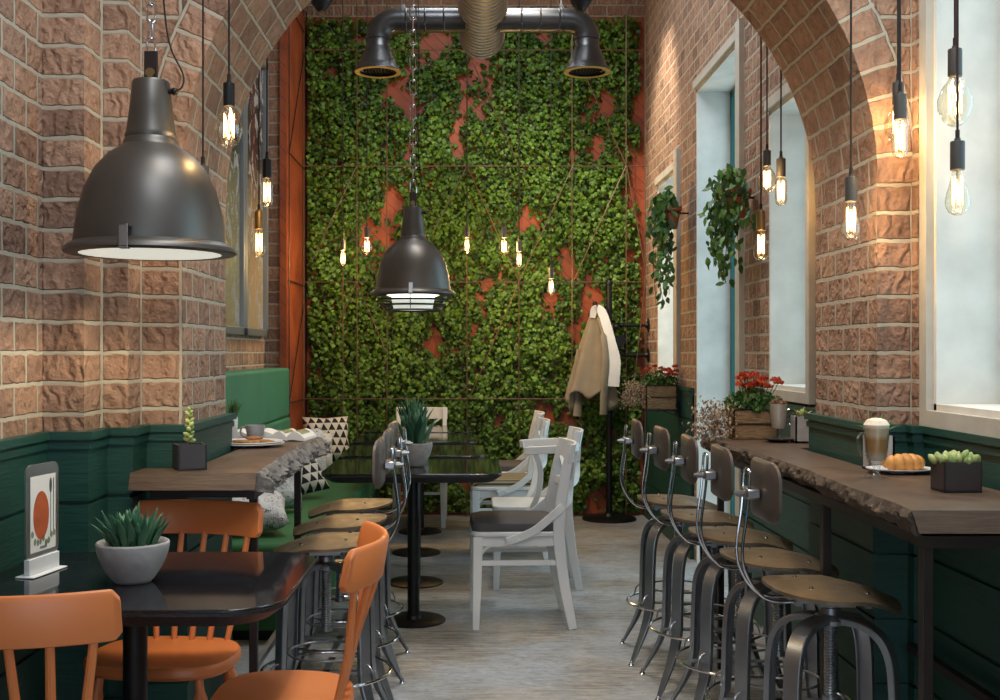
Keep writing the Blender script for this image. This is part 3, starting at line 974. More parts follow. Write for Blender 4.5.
# ================================================================== STOOLS
def make_stool(label, group):
    r = thing('bar_stool', label, 'stool', (0, 0, 0), 0, group)
    # seat: saddle pan, front (+x) droops
    m = MB(); n = 20
    top = []; 
    def zz(x, y): 
        return .698 - .85*max(0, x-.02)**1.5 - .5*max(0, -x-.12)**2*1.5 - .55*y*y + (.012*math.cos(y*28)*max(0, x)/.2 if x > 0 else 0)
    def pt(rr, a):
        c, s = math.cos(a), math.sin(a)
        ex = 2.6
        k = (abs(c)**ex + abs(s)**ex)**(-1/ex)
        wy = .178*(1 - .06*max(0, -c) - .10*max(0, c))
        return (.178*k*c*rr, wy*k*s*rr)
    A = 40; Rg = 7
    vs = [(0, 0, zz(0,0))]
    for i in range(1, Rg+1):
        for k in range(A):
            x, y = pt(i/Rg, 2*PI*k/A)
            z = zz(x, y)
            vs.append((x, y, z))
    nb = len(vs)
    vs += [(x*.995, y*.995, z-.010) for x, y, z in vs]
    fs = []
    for k in range(A):
        fs.append((0, 1+k, 1+(k+1) % A)); fs.append((nb, nb+1+(k+1) % A, nb+1+k))
    for i in range(Rg-1):
        for k in range(A):
            a, c = 1+i*A+k, 1+i*A+(k+1) % A
            fs.append((a, a+A, c+A, c)); fs.append((nb+a, nb+c, nb+c+A, nb+a+A))
    o0 = 1+(Rg-1)*A
    for k in range(A):
        a, c = o0+k, o0+(k+1) % A
        fs.append((a, nb+a, nb+c, c))
    m.add(vs, fs); m.build('seat', M['seat_metal'], r, smooth=50)
    for sx, sy in ((-.075, -.075), (-.075, .075), (.075, -.075), (.075, .075)):
        q = MB(); z = zz(sx, sy)
        q.lathe([(.0065, z-.001), (.0055, z+.003), (0, z+.005)], 8, (sx, sy, 0)); q.build('rivet', M['chrome'], r)
    m = MB(); m.box(-.11, .11, -.06, -.03, .650, .662); m.box(-.11, .11, .03, .06, .650, .662); m.box(-.05, .05, -.06, .06, .640, .651)
    m.box(.08, .095, -.055, .055, .635, .665); m.box(-.11, -.095, -.055, .055, .642, .672)
    m.build('seat_bracket', M['gunmetal'], r, smooth=0, merge=False)
    # screw and hub
    m = MB()
    pr = [(0, .37), (.021, .37), (.021, .385), (.0155, .385)]
    z = .39
    while z < .64: pr += [(.0155, z), (.018, z+.003), (.0155, z+.006)]; z += .008
    pr += [(.0155, .645), (0, .645)]
    m.lathe(pr, 12); m.build('screw', M['gunmetal'], r)
    m = MB(); m.lathe([(.0, .585), (.045, .585), (.048, .597), (.04, .607), (.027, .611), (.027, .628), (.0, .628)], 20); m.build('hub', M['gunmetal'], r)
    sec = [(1, .28), (.9, .4), (-.9, .4), (-1, .28), (-1, -.3), (-.85, -.3), (-.8, .1), (.8, .1), (.85, -.3), (1, -.3)]
    for k, ang in enumerate((38, 142, 218, 322)):
        a = R_(ang); d = Vector((math.cos(a), math.sin(a), 0)); tn = Vector((-d.y, d.x, 0))
        P2 = [(.02,.597), (.085,.592), (.135,.565), (.163,.51), (.172,.42), (.176,.30), (.182,.215), (.215,.13), (.255,.06), (.283,.012)]
        pts = catmull([(d*a_).to_tuple()[:2] + (z_,) for a_, z_ in P2], 4)
        nn = len(pts)
        rad = []
        for i in range(nn):
            q = i/(nn-1)
            rad.append(.026 - .003*q if q < .62 else .024 - (q-.62)/.38*.015)
        q = MB(); q.tube(pts, rad, sect=sec, up=tn)
        lg = q.build('leg', M['gunmetal'], r, smooth=30)
        q = MB(); q.lathe([(.013, 0), (.013, .005), (.006, .013), (.005, .022), (0, .022)], 10, (d.x*.287, d.y*.287, 0)); q.build('foot', M['chrome'], lg)
        q = MB(); q.tube(bez(d*.178+Vector((0,0,.285)), d*.205+Vector((0,0,.29)), d*.22+Vector((0,0,.27)), d*.222+Vector((0,0,.235)), 6), .0035, 6)
        q.build('ring_strut', M['gunmetal'], r)
    q = MB(); q.tube([(.222*math.cos(2*PI*k/48), .222*math.sin(2*PI*k/48), .235) for k in range(48)], .0055, 8, closed=True); q.build('foot_ring', M['chrome'], r)
    q = MB(); q.box(-.17, .17, -.012, .012, .225, .232); q.box(-.012, .012, -.17, .17, .225, .232)
    q.tube([(.13*math.cos(2*PI*k/32), .13*math.sin(2*PI*k/32), .30) for k in range(32)], .004, 6, closed=True)
    q.build('cross_brace', M['gunmetal'], r, merge=False)
    # back wires
    wp = [(-.08, .652), (-.155, .650), (-.200, .668), (-.236, .72), (-.250, .785), (-.236, .90), (-.230, .985)]
    q = MB()
    up_ = [(x, -.033, z) for x, z in wp] + [(-.229, -.022, 1.006), (-.229, .022, 1.006)] + [(x, .033, z) for x, z in wp[::-1]]
    q.tube(catmull(up_, 5), .0042, 8); q.build('back_wire', M['chrome'], r)
    q = MB(); q.box(-.240, -.200, -.042, .042, .928, .957); q.build('clamp', M['zinc'], r, bevel=.006)
    q = MB(); q.tube([(-.256, 0, .941), (-.240, 0, .941)], .010, 8); q.tube([(-.266, 0, .941), (-.25, 0, .941)], .006, 8); q.build('clamp_bolt', M['zinc'], r)
    # pad
    q = MB(); out = rrect(-.135, .135, -.082, .082, .05, 6)
    vs = []; lay = []
    for (sc_, dx) in ((.0, -.005), (.55, -.004), (.9, -.003), (1.0, .004), (1.0, .012), (.9, .018), (.55, .016), (0, .014)):
        lay.append([(dx - .014 + .9*(u*sc_)**2 , u*sc_, w*sc_ + .951) for u, w in out])
    nn = len(out)
    for L in lay[1:-1]: vs += [(x-.185, y, z) for x, y, z in L]
    fs = []
    for i in range(len(lay)-3):
        for k in range(nn): fs.append((i*nn+k, i*nn+(k+1) % nn, (i+1)*nn+(k+1) % nn, (i+1)*nn+k))
    fs += [tuple(range(nn)), tuple((len(lay)-3)*nn+k for k in range(nn))]
    q.add(vs, fs); q.build('backrest', M['back_metal'], r, smooth=50)
    return r
gR = 'metal swivel stools at the right bar'
gL = 'metal swivel stools at the left slab table'
RS = [(.992, 3.03), (.975, 3.48), (.962, 3.92), (.94, 4.37), (.915, 4.83)]
Rl = ['nearest metal stool with backrest at the right bar, in front of the croissant', 'second nearest metal stool with backrest at the right bar',
      'middle one of the five metal stools along the right bar', 'second farthest metal stool along the right bar', 'farthest metal stool at the right bar, beside the flower crates']
st = make_stool(Rl[0], gR); st.location = (*RS[0], 0)
for (x, y), l in zip(RS[1:], Rl[1:]): dup(st, (x, y, 0), random.uniform(-.04, .04), l)
Ll = ['nearest metal stool at the left slab table, behind the orange chair back', 'middle metal stool of the three at the left slab table', 'farthest metal stool at the left slab table, nearest the succulent bowl']
for (x, y), l in zip([(-.495, 3.79), (-.50, 4.24), (-.51, 4.70)], Ll):
    o = dup(st, (x, y, 0), PI+random.uniform(-.05, .05), l); o['group'] = gL

# ================================================================== ORANGE CHAIRS (front = -y)
def orange_chair(loc, rz, label):
    r = thing('spindle_chair', label, 'chair', (*loc, 0), rz, 'orange spindle-back chairs')
    OM = M['orange']
    m = MB(); A = 48; vs = []
    def so(k, s_=1):
        a = 2*PI*k/A; c, s = math.cos(a), math.sin(a); e = 3.0
        q = (abs(c)**e + abs(s)**e)**(-1/e)
        w = .215 - .02*max(0, s)
        return (w*q*c*s_, .178*q*s*s_)
    prof = [(0, .458), (.5, .458), (.85, .464), (.97, .466), (1.0, .458), (1.0, .440), (.95, .430), (0, .430)]
    for (k_, z) in prof[1:-1]:
        for k in range(A): x, y = so(k, k_); vs.append((x, y, z))
    n = len(prof)-2; fs = [tuple(range(A)), tuple((n-1)*A+k for k in range(A))[::-1]]
    for i in range(n-1):
        for k in range(A): fs.append((i*A+k, (i+1)*A+k, (i+1)*A+(k+1) % A, i*A+(k+1) % A))
    m.add(vs, fs); m.build('seat', OM, r, smooth=40)
    # crest rail
    def ry(x): return .252 - 1.35*x*x
    m = MB(); N = 40; vs = []
    sec = [(-.010, -.055), (-.011, .045), (-.004, .056), (.004, .056), (.011, .045), (.010, -.055)]
    for i in range(N+1):
        x = -.232 + .464*i/N
        e = abs(i/N*2-1)
        hgt = 1 - .32*(max(0, e-.92)/.08)**3
        sl = -2.7*x; nl = math.hypot(1, sl); nx, ny = -sl/nl, 1/nl
        for (u, w) in sec:
            vs.append((x + nx*u, ry(x) + ny*u + .14*w, .818 + .93*w*hgt))
    k = len(sec); fs = [tuple(range(k)), tuple(N*k+q for q in range(k))[::-1]]
    for i in range(N):
        for q in range(k): fs.append((i*k+q, (i+1)*k+q, (i+1)*k+(q+1) % k, i*k+(q+1) % k))
    m.add(vs, fs); m.build('crest_rail', OM, r, smooth=40, bevel=.003)
    for i in range(6):
        t = (i-2.5)/2.5
        xb, xt = t*.135, t*.186
        m = MB(); m.tube([(xb, .145-.12*xb*xb, .45), ((xb+xt)/2, .18, .60), (xt, ry(xt)-.008, .775)], [.0085, .0105, .009], 10); m.build('spindle', OM, r)
    for sx in (-1, 1):
        for sy in (-1, 1):
            a = Vector((sx*.14, sy*.12, .435)); e = Vector((sx*.20, sy*.185, 0))
            pr = [(0,.011),(.10,.013),(.14,.019),(.2,.021),(.26,.016),(.30,.019),(.5,.017),(.75,.014),(1,.011)]
            m = MB(); m.tube([a.lerp(e, q) for q, _ in pr], [w for _, w in pr], 12); m.build('leg', OM, r)
    m = MB()
    for sx in (-1, 1): m.tube([(sx*.168, -.155, .2), (sx*.17, 0, .2), (sx*.168, .155, .2)], [.009, .013, .009], 10)
    m.tube([(-.17, 0, .2), (0, 0, .2), (.17, 0, .2)], [.009, .013, .009], 10)
    m.build('stretcher', OM, r, merge=False)
    return r
orange_chair((-.880, 3.175), R_(-5), 'orange spindle-back chair facing the viewer across the near granite table')
orange_chair((-.915, 2.33), PI, 'orange spindle-back chair in the near left corner, seen from behind')
orange_chair((-.474, 2.78), R_(-89), 'orange spindle-back chair at the right side of the near table, back leaning right')

# ================================================================== WHITE CHAIRS (front = -x)
def white_chair(loc, rz, label, pad=None, arms=False):
    r = thing('bentwood_chair', label, 'chair', (*loc, 0), rz, 'white bentwood chairs')
    W = M['white_paint']
    out = rrect(-.225, .205, -.205, .205, .05, 5)
    m = MB(); m.prism(out, .445, .470); m.build('seat', W, r, bevel=.006)
    m = MB(); m.box(-.205, .19, -.19, -.168, .40, .445); m.box(-.205, .19, .168, .19, .40, .445); m.box(-.205, -.183, -.19, .19, .40, .445); m.box(.17, .19, -.19, .19, .40, .445)
    m.build('apron', W, r, smooth=0, merge=False)
    if pad:
        m = MB(); o2 = rrect(-.222, .20, -.20, .20, .05, 5)
        n = len(o2); vs = []
        L = [(1, .471), (1.0, .492), (.97, .508), (.8, .520), (.45, .526)]
        for s_, z in L: vs += [(-.01+(x+.01)*s_, y*s_, z) for x, y in o2]
        fs = [tuple(range(n))[::-1], tuple((len(L)-1)*n+k for k in range(n))]
        for i in range(len(L)-1): fs += [(i*n+k, i*n+(k+1) % n, (i+1)*n+(k+1) % n, (i+1)*n+k) for k in range(n)]
        m.add(vs, fs); m.build('seat_pad', pad, r, smooth=40)
    for sy in (-1, 1):
        m = MB(); m.tube([(-.195, sy*.178, .445), (-.198, sy*.18, .25), (-.205, sy*.184, 0)], [.023, .021, .016], sect=[(1,1),(-1,1),(-1,-1),(1,-1)], up=(1,0,0)); m.build('front_leg', W, r, bevel=.003, smooth=0)
        pts = catmull([(.262, sy*.185, 0), (.222, sy*.185, .2), (.195, sy*.186, .42), (.198, sy*.186, .56), (.225, sy*.184, .74), (.258, sy*.182, .888)], 4)
        m = MB(); nn = len(pts); m.tube(pts, [.0175 + .0065*math.sin(PI*min(1, i/(nn-1)*1.1)) for i in range(nn)], sect=[(1.15,.85),(-1.15,.85),(-1.15,-.85),(1.15,-.85)], up=(1,0,0)); m.build('back_post', W, r, bevel=.003, smooth=30)
    def board(z0, z1, x0, bow, hw, th=.016):
        q = MB(); N = 14; vs = []
        for i in range(N+1):
            y = -hw + 2*hw*i/N
            x = x0 + bow*(1-(y/hw)**2)
            lean = (z1-z0)*.2
            vs += [(x, y, z0), (x+th, y, z0), (x+th+lean, y, z1), (x+lean, y, z1)]
        fs = [(0,1,2,3), (N*4+3, N*4+2, N*4+1, N*4)]
        for i in range(N):
            for k in range(4): fs.append((i*4+k, (i+1)*4+k, (i+1)*4+(k+1) % 4, i*4+(k+1) % 4))
        q.add(vs, fs); return q
    board(.795, .888, .232, .035, .205).build('crest_rail', W, r, bevel=.005, smooth=30)
    if not arms:
        board(.66, .70, .208, .025, .185, .012).build('back_slat', W, r, bevel=.003, smooth=30)
    for sy in (-1, 1):
        pts = catmull([(.255, -sy*.15, .80), (.262, 0, .70), (.245, sy*.15, .62), (.205, sy*.206, .585), (.14, sy*.214, .53), (.07, sy*.212, .475), (-.02, sy*.208, .436), (-.06, sy*.206, .426)], 4)
        m = MB(); m.tube(pts, .0095, sect=[(.5, 2.0), (-.5, 2.0), (-.5, -2.0), (.5, -2.0)], up=(0, 1, 0)); bc = m.build('bent_brace', W, r, bevel=.002, smooth=30)
        for bx in (-.05, .0):
            m = MB(); m.tube([(bx, sy*.212, .436), (bx, sy*.221, .437)], .007, 10); m.build('bolt', W, bc)
        m = MB(); m.box(-.19, .205, sy*.180-.008, sy*.180+.008, .305, .330); m.build('stretcher', W, r, smooth=0, bevel=.003)
    m = MB(); m.box(.20, .218, -.18, .18, .34, .365); m.build('cross_stretcher', W, r, smooth=0)
    m = MB(); m.box(-.205, -.19, -.18, .18, .25, .272); m.build('cross_stretcher', W, r, smooth=0)
    if arms:
        for sy in (-1, 1):
            pts = catmull([(.245, sy*.19, .80), (.20, sy*.245, .795), (.08, sy*.255, .79), (-.02, sy*.25, .785), (-.045, sy*.235, .782)], 5)
            m = MB(); m.tube(pts, .018, sect=[(1.2, .85), (-1.2, .85), (-1.2, -.85), (1.2, -.85)], up=(0,0,1)); m.build('armrest', W, r, bevel=.005, smooth=30)
            m = MB(); m.tube(catmull([(-.01, sy*.205, .45), (.03, sy*.225, .55), (.04, sy*.24, .68), (.01, sy*.25, .775)], 5), .015, sect=[(1,.8),(-1,.8),(-1,-.8),(1,-.8)], up=(1,0,0)); m.build('arm_support', W, r, bevel=.003, smooth=30)
    # bent curve under the seat between the legs
    for sy in (-1, 1):
        m = MB(); m.tube(bez((-.19, sy*.178, .33), (-.17, sy*.178, .41), (-.12, sy*.178, .40), (-.06, sy*.178, .42), 8), .008, 8)
        m.build('knee_brace', W, r)
    return r
white_chair((.226, 5.46), R_(2), 'nearest white bentwood chair with a charcoal seat pad, side on', M['cushion_dark'])
white_chair((.35, 6.33), R_(0), 'white bentwood armchair with a bare seat behind the nearest white chair', None, True)
white_chair((.225, 7.22), R_(2), 'white bentwood chair with a striped seat pad, third along the tables', M['stripes'])
white_chair((.25, 8.10), R_(0), 'farthest white bentwood chair on the right side of the centre row, mostly hidden', M['cushion_dark'])
white_chair((-.385, 8.52), R_(90), 'white bentwood chair at the far end of the centre row, facing the viewer', None)

# ================================================================== PENDANT LAMPS
def pendant(loc_x, Y, rim_z, label, rings=False, chain_gauge=1):
    r = thing('pendant_lamp', label, 'lamp', (loc_x, Y, rim_z), 0, 'large black industrial pendant lamps')
    prof_o = [(.048, .468), (.051, .462), (.058, .39), (.067, .325), (.071, .315), (.069, .308), (.074, .300), (.076, .290), (.080, .285), (.115, .262), (.150, .222), (.178, .165), (.195, .100), (.205, .030), (.206, .018), (.220, .010), (.230, .002), (.233, -.008), (.228, -.012)]
    prof_i = [(.222, -.012), (.218, -.004), (.198, .012), (.196, .030), (.186, .10), (.168, .165), (.140, .215), (.105, .253), (.060, .28), (.0, .285)]
    m = MB(); m.lathe([(0, .470), (.040, .470)] + prof_o, 56)
    m.build('shade', M['lamp_metal'], r, smooth=40, recalc=True)
    m = MB(); m.lathe([(.227, -.0115)] + prof_i, 56); m.build('reflector', M['lamp_inner'], r, smooth=60)
    m = MB(); m.box(-.012, .012, -.247, -.241, -.012, .045); m.box(-.012, .012, -.247, -.205, .04, .045); m.box(-.012, .012, -.247, -.225, -.018, -.012); m.build('latch', M['zinc'], r, smooth=0, merge=False, bevel=.002)
    m = MB(); m.box(-.019, .019, -.004, .004, .46, .552); m.build('bracket', M['dark_steel'], r, smooth=0, bevel=.003)
    m = MB(); m.tube([(0, -.006, .490), (0, -.012, .490)], .013, 16); m.build('bracket_bolt', M['brass'], r)
    m = MB(); m.tube([(.045, -.01, .435), (.066, -.01, .437)], .008, 8); m.sphere((.068, -.01, .437), .011); m.build('cable_gland', M['black'], r, merge=False)
    top = ZC - rim_z
    m = MB(); m.tube(catmull([(.072, -.01, .437), (.090, -.01, .452), (.088, 0, .49), (.055, 0, .56), (.038, 0, .66), (.028, 0, .85), (.030, 0, 1.2), (.025, 0, top)], 6), .0026, 6); m.build('cable', M['cord'], r)
    m = MB(); z = .535; k = 0
    L = .056*chain_gauge; w = .012*chain_gauge
    while z < top:
        pts = []
        for q in range(14):
            a = 2*PI*q/14
            u = w*math.cos(a); v = math.sin(a)*w + (L/2-w)*(1 if math.sin(a) > 0 else -1)
            pts.append((u, 0, z+L/2+v) if k % 2 == 0 else (0, u, z+L/2+v))
        m.tube(pts, .0028*chain_gauge, 6, closed=True)
        z += L-.009*chain_gauge; k += 1
    m.build('chain', M['chrome'], r, merge=False)
    if rings:
        for q, (rr, zz_) in enumerate(((.198, -.040), (.177, -.068), (.152, -.096))):
            m = MB(); m.lathe([(rr, zz_+.007), (rr+.010, zz_-.002), (rr+.006, zz_-.004), (rr-.025, zz_+.004), (rr-.025, zz_+.008)], 48, closed=True); m.build('louvre_ring', M['lamp_metal'], r)
            
        m = MB()
        for a in range(3):
            c, s = math.cos(a*2.094+.5), math.sin(a*2.094+.5)
            m.tube([(.21*c, .21*s, -.002), (.17*c, .17*s, -.088)], .003, 6)
        m.build('ring_stay', M['zinc'], r, merge=False)
        m = MB(); m.lathe([(.0, -.03), (.10, -.03), (.15, -.01), (.15, -.006), (0, -.006)], 32); m.build('diffuser', M['diffuser_hot'], r)
        m = MB(); m.lathe([(0, -.030), (.118, -.030), (.105, -.092), (0, -.092)], 32); m.build('added_glow_core', M['diffuser'], r)  # glowing core added so the gaps between the rings look bright
    else:
        m = MB(); m.lathe([(0, -.016), (.15, -.015), (.219, -.010), (.219, -.004), (0, -.006)], 48); m.build('diffuser', M['diffuser'], r)
    return r
x, _, z = P(151, 250, 3.05); pendant(x, 3.05, z, 'large black dome pendant lamp hanging over the near granite table')
x, _, z = P(413, 293, 6.0); pendant(x, 6.0, z, 'black dome pendant lamp with ring louvres over the centre row', True, 1.45)

LIGHTS = []
def light(kind, loc, energy, col, size=.02, rot=None, spot=None, blend=.5, name='bulb_light', parent=None):
    ld = bpy.data.lights.new(name, kind); ld.energy = energy; ld.color = col
    if kind in ('POINT', 'SPOT'): ld.shadow_soft_size = size
    if kind == 'AREA': ld.size = size
    if spot: ld.spot_size = R_(spot); ld.spot_blend = blend
    o = bpy.data.objects.new(name, ld); COL.objects.link(o); o.location = loc
    if rot: o.rotation_euler = rot
    if parent is not None: o.parent = parent
    return o
WARM = (1, .66, .30)

# ================================================================== FILAMENT BULBS
bulb_parts = {}
def bulb_prof(kind):
    if kind == 'st': return [(.012, 0), (.013, -.008), (.018, -.030), (.027, -.062), (.031, -.082), (.030, -.098), (.022, -.114), (.010, -.121), (0, -.122)]
    if kind == 'tube': return [(.012, 0), (.014, -.006), (.022, -.016), (.024, -.03), (.024, -.092), (.020, -.108), (.010, -.117), (0, -.118)]
    return [(.012, 0), (.016, -.008), (.034, -.034), (.046, -.066), (.044, -.092), (.032, -.118), (.018, -.132), (.008, -.137), (0, -.138)]
def hanging_bulb(px, py_sock, Y, kind, label, energy, group, sc=1.0, cord='cord', sock='socket'):
    x, _, z = P(px, py_sock, Y)
    r = thing('filament_bulb', label, 'lamp', (x, Y, z), 0, group)
    key = (kind, sc, sock)
    if key not in bulb_parts:
        m = MB(); m.lathe([(0, .078*sc), (.008*sc, .078*sc), (.008*sc, .072*sc), (.0175*sc, .070*sc), (.0185*sc, .066*sc), (.0185*sc, -.004*sc), (.0165*sc, -.006*sc), (0, -.006*sc)], 20)
        a = m.build('socket', M[sock], r)
        m = MB(); m.lathe([(q*sc, (w-.003)*sc) for q, w in bulb_prof(kind)], 24); c = m.build('glass', M['bulb_glass'], r, smooth=60)
        m = MB()
        zt, zb = (-.022, -.098) if kind != 'oval' else (-.028, -.105)
        rr = .013 if kind != 'oval' else .017
        pts = []
        nl = 5
        for k in range(nl*2+1):
            a_ = 2*PI*k/(nl*2)
            pts.append((rr*math.cos(a_)*sc, rr*math.sin(a_)*sc, (zt if k % 2 == 0 else zb)*sc))
        for i in range(len(pts)-1): m.tube([pts[i], pts[i+1]], .0009*sc, 5)
        d = m.build('filament', M['filament'], r, merge=False)
        m = MB(); m.tube([(0, 0, -.004*sc), (0, 0, -.03*sc)], .003*sc, 6); m.tube([(0, 0, -.03*sc), (0, 0, (zb)*sc)], .0010*sc, 5); e = m.build('stem', M['zinc'], r)
        bulb_parts[key] = (a, c, d, e)
    else:
        for o in bulb_parts[key]:
            q = o.copy(); COL.objects.link(q); q.parent = r
    m = MB(); m.tube([(0, 0, .078*sc), (0, 0, ZC-z)], .0032*min(1, sc*1.1), 6); m.tube([(0, 0, .078*sc), (0, 0, .10*sc)], .006*sc, 8)
    m.build('cord', M[cord], r, merge=False)
    light('POINT', (x, Y, z-.06*sc), energy, WARM, .003, name='filament_light')
    return r
EB = 2.4
gA = 'filament bulbs hanging before the ivy wall'
for px, py, kd, l in ((343, 250, 'tube', 'leftmost small glowing bulb before the ivy wall'), (367, 237, 'oval', 'small glowing oval bulb second from the left before the ivy'),
                  (467, 237, 'st', 'small glowing bulb just right of the louvred pendant lamp'), (504, 237, 'oval', 'small glowing oval bulb hanging left of the lower tube bulb at the ivy'),
                  (519, 251, 'tube', 'small glowing tube bulb at the crossing of the trellis diagonals'), (551, 278, 'st', 'lowest and rightmost small glowing bulb before the ivy wall')):
    hanging_bulb(px, py, 8.0, kd, l, EB*7.5, gA)
gB = 'filament bulbs along the left side'
hanging_bulb(229, 105, 3.06, 'oval', 'oval clear bulb hanging beside the left arch, right of the big lamp', EB, gB, .86, sock='black')
hanging_bulb(267, 177, 4.4, 'tube', 'tube bulb with black socket hanging before the left brick pier', EB, gB, sock='black')
hanging_bulb(259, 228, 4.6, 'st', 'pear bulb with bronze socket hanging lowest at the left arch', EB, gB, sock='brass')
hanging_bulb(203, 190, 3.30, 'st', 'bulb on a black cord hidden behind the big black pendant lamp', EB*1.5, gB)
gC = 'filament bulbs over the right bar'
hanging_bulb(767, 165, 4.4, 'oval', 'oval bulb left of the pair before the third window', EB, gC, .82)
hanging_bulb(781, 176, 4.45, 'tube', 'tube bulb hanging before the bright window right of the oval bulb', EB, gC)
hanging_bulb(761, 229, 4.35, 'st', 'pear bulb with bronze socket hanging lowest beside the ivy pot', EB, gC, sock='brass')
hanging_bulb(851, 200, 3.40, 'st', 'pear bulb hanging alone before the right arch pilaster', EB*2.2, gC)
hanging_bulb(900, 118, 3.28, 'tube', 'tube bulb hanging in front at the right arch edge', EB*1.2, gC)
hanging_bulb(898, 103, 3.40, 'oval', 'oval bulb half hidden behind the tube bulb at the right arch edge', EB, gC, .9)
hanging_bulb(955, 75, 2.98, 'oval', 'large oval bulb hanging highest before the near right window', EB*.45, gC, cord='cord_red')
hanging_bulb(957.5, 168, 2.90, 'st', 'pear bulb hanging lowest before the near right window', EB*.45, gC, cord='cord_red')

# ================================================================== DUCTS
r = thing('ventilation_duct', 'spiral steel duct with two dark side arms ending in bell outlets', 'duct', (.08, 7.0, 3.44))
def rib_tube(pts, rad, pitch=.05, ridge=.006, seg=28):
    pass
m = MB()
R0 = .150; zc_ = .08
pr = []
y = -1.4
ys = []
while y < .62:
    ys += [(y, R0), (y+.058, R0), (y+.061, R0+.009), (y+.066, R0+.009)]
    y += .07
path = [(0, yy, zc_) for yy, _ in ys]
m.tube(path, [q for _, q in ys], 36)
m.tube([(0, .60, zc_), (0, .63, zc_), (0, .66, zc_)], [R0-.004, R0*.9, R0*.55], 36)
m.build('main_duct', M['duct_steel'], r, smooth=30, merge=False)
for s in (-1, 1):
    m = MB()
    x0 = .11 if s > 0 else .11
    xe = .61
    pts = [(s*x0, 0, 0)]; rad = [.082]
    xx = x0+.03
    pts.append((s*xx, 0, 0)); rad.append(.076)
    while xx < xe-.15:
        pts += [(s*(xx+.10), 0, 0), (s*(xx+.105), 0, 0), (s*(xx+.112), 0, 0)]; rad += [.076, .080, .076]
        xx += .12
    m.tube(pts, rad, 28)
    # segmented elbow
    Rb = .115; cx_, cz_ = xe-.06, -Rb
    pts = [(s*(pts[-1][0]*s), 0, 0)]; rad = [.077]
    for k in range(0, 6):
        a = R_(90 - 90*k/5)
        p = (s*(cx_ + Rb*math.cos(a)), 0, cz_ + Rb*math.sin(a))
        pts.append(p); rad.append(.078)
    m.tube(pts, rad, 28)
    m.build('side_duct', M['duct_dark'], r, smooth=18, merge=False)
    xb = s*(cx_+Rb)
    m = MB(); m.tube([(s*(xe-.105), 0, 0), (s*(xe-.095), 0, 0)], .084, 28); m.tube([(xb, 0, cz_+.01), (xb, 0, cz_-.01)], .082, 28); m.build('duct_collar', M['duct_dark'], r, merge=False)
    m = MB()
    pr = [(.076, cz_), (.077, cz_-.055), (.082, cz_-.065), (.100, cz_-.11), (.121, cz_-.160), (.134, cz_-.192), (.150, cz_-.205), (.152, cz_-.212), (.146, cz_-.214), (.112, cz_-.190), (.112, cz_-.18)]
    m.lathe([(q, z) for q, z in pr], 36, (xb, 0, 0)); bl = m.build('bell_outlet', M['duct_dark'], r, smooth=40)
    m = MB(); m.lathe([(.148, cz_-.2125), (.148, cz_-.217), (.118, cz_-.217), (.118, cz_-.2125)], 36, (xb, 0, 0), closed=True); m.build('rim', M['brass_rim'], bl)
    m = MB()
    for k in range(-5, 6):
        w = math.sqrt(max(0, .112**2 - (k*.02)**2))
        m.box(xb+k*.02-.002, xb+k*.02+.002, -w, w, cz_-.196, cz_-.192); m.box(xb-w, xb+w, k*.02-.002, k*.02+.002, cz_-.196, cz_-.192)
    m.build('grille', M['black'], bl, smooth=0, merge=False)
    m = MB(); m.tube([(s*.50, 0, .075), (s*.50, 0, ZC-3.44)], .004, 6); m.box(s*.50-.01, s*.50+.01, -.01, .01, .075, .10); m.build('hanger', M['zinc'], r, merge=False)
for px, l in ((321, 'small black cone spotlight at the top left beside the chain'), (581, 'small black cone spotlight at the top above the right duct arm')):
    x, _, z = P(px, 13, 6.6)
    r = thing('spotlight', l, 'lamp', (x, 6.6, z), 0, 'small ceiling spotlights')
    m = MB(); m.lathe([(0, .12), (.05, .115), (.075, .09), (.055, .05), (.02, .008), (0, .004)], 20); m.build('housing', M['black'], r)
    m = MB(); m.tube([(0, 0, .115), (0, 0, ZC-z)], .006, 8); m.build('stem', M['black'], r)

# ================================================================== PLANTS IN POTS
def bowl_pot(loc, label, R=.088, h=.098, seed=1, leaf_h=.125, lw=.013, n=46, group=None, spread=.62):
    r = thing('succulent_bowl', label, 'plant', loc, 0, group)
    m = MB()
    pr = [(0, 0), (R*.50, 0), (R*.53, .004)]
    N = 26
    for i in range(N+1):
        q = i/N
        rr = R*(.53 + .47*math.sin(q*PI/2)**.9)
        pr.append((rr + (.0012 if i % 2 else 0), .004 + q*(h-.004)))
    pr += [(R*.97, h+.002), (R*.93, h), (R*.90, h-.012), (0, h-.012)]
    m.lathe(pr, 40); m.build('bowl', M['concrete'], r, smooth=60)
    m = MB(); rg = random.Random(seed)
    for i in range(110):
        a = rg.uniform(0, 2*PI); q = math.sqrt(rg.random())*R*.86
        m.sphere((q*math.cos(a), q*math.sin(a), h-.010), rg.uniform(.003, .006), 6, 4)
    m.build('gravel', M['soil'], r, merge=False)
    spike_leaves('leaves', (0, 0, h-.015), n, leaf_h, spread, lw, M['spiky'], r, seed, .4, R*.62)
    return r
x, Y, z = P(133, 582, 2.77)
bowl_pot((x+.012, 2.73, .761), 'spiky succulent in a round ribbed concrete bowl on the near granite table', seed=5, leaf_h=.118, spread=.62, n=60, lw=.012)
bowl_pot((-.272, 5.44, .766), 'spiky succulent in a round concrete bowl on the first centre table', R=.086, h=.115, seed=8, leaf_h=.20, lw=.021, n=40, spread=.52)
bowl_pot((-.32, 6.30, .766), 'spiky succulent bowl half hidden behind the first one, on the second centre table', R=.086, h=.115, seed=9, leaf_h=.225, lw=.021, n=40, spread=.5)

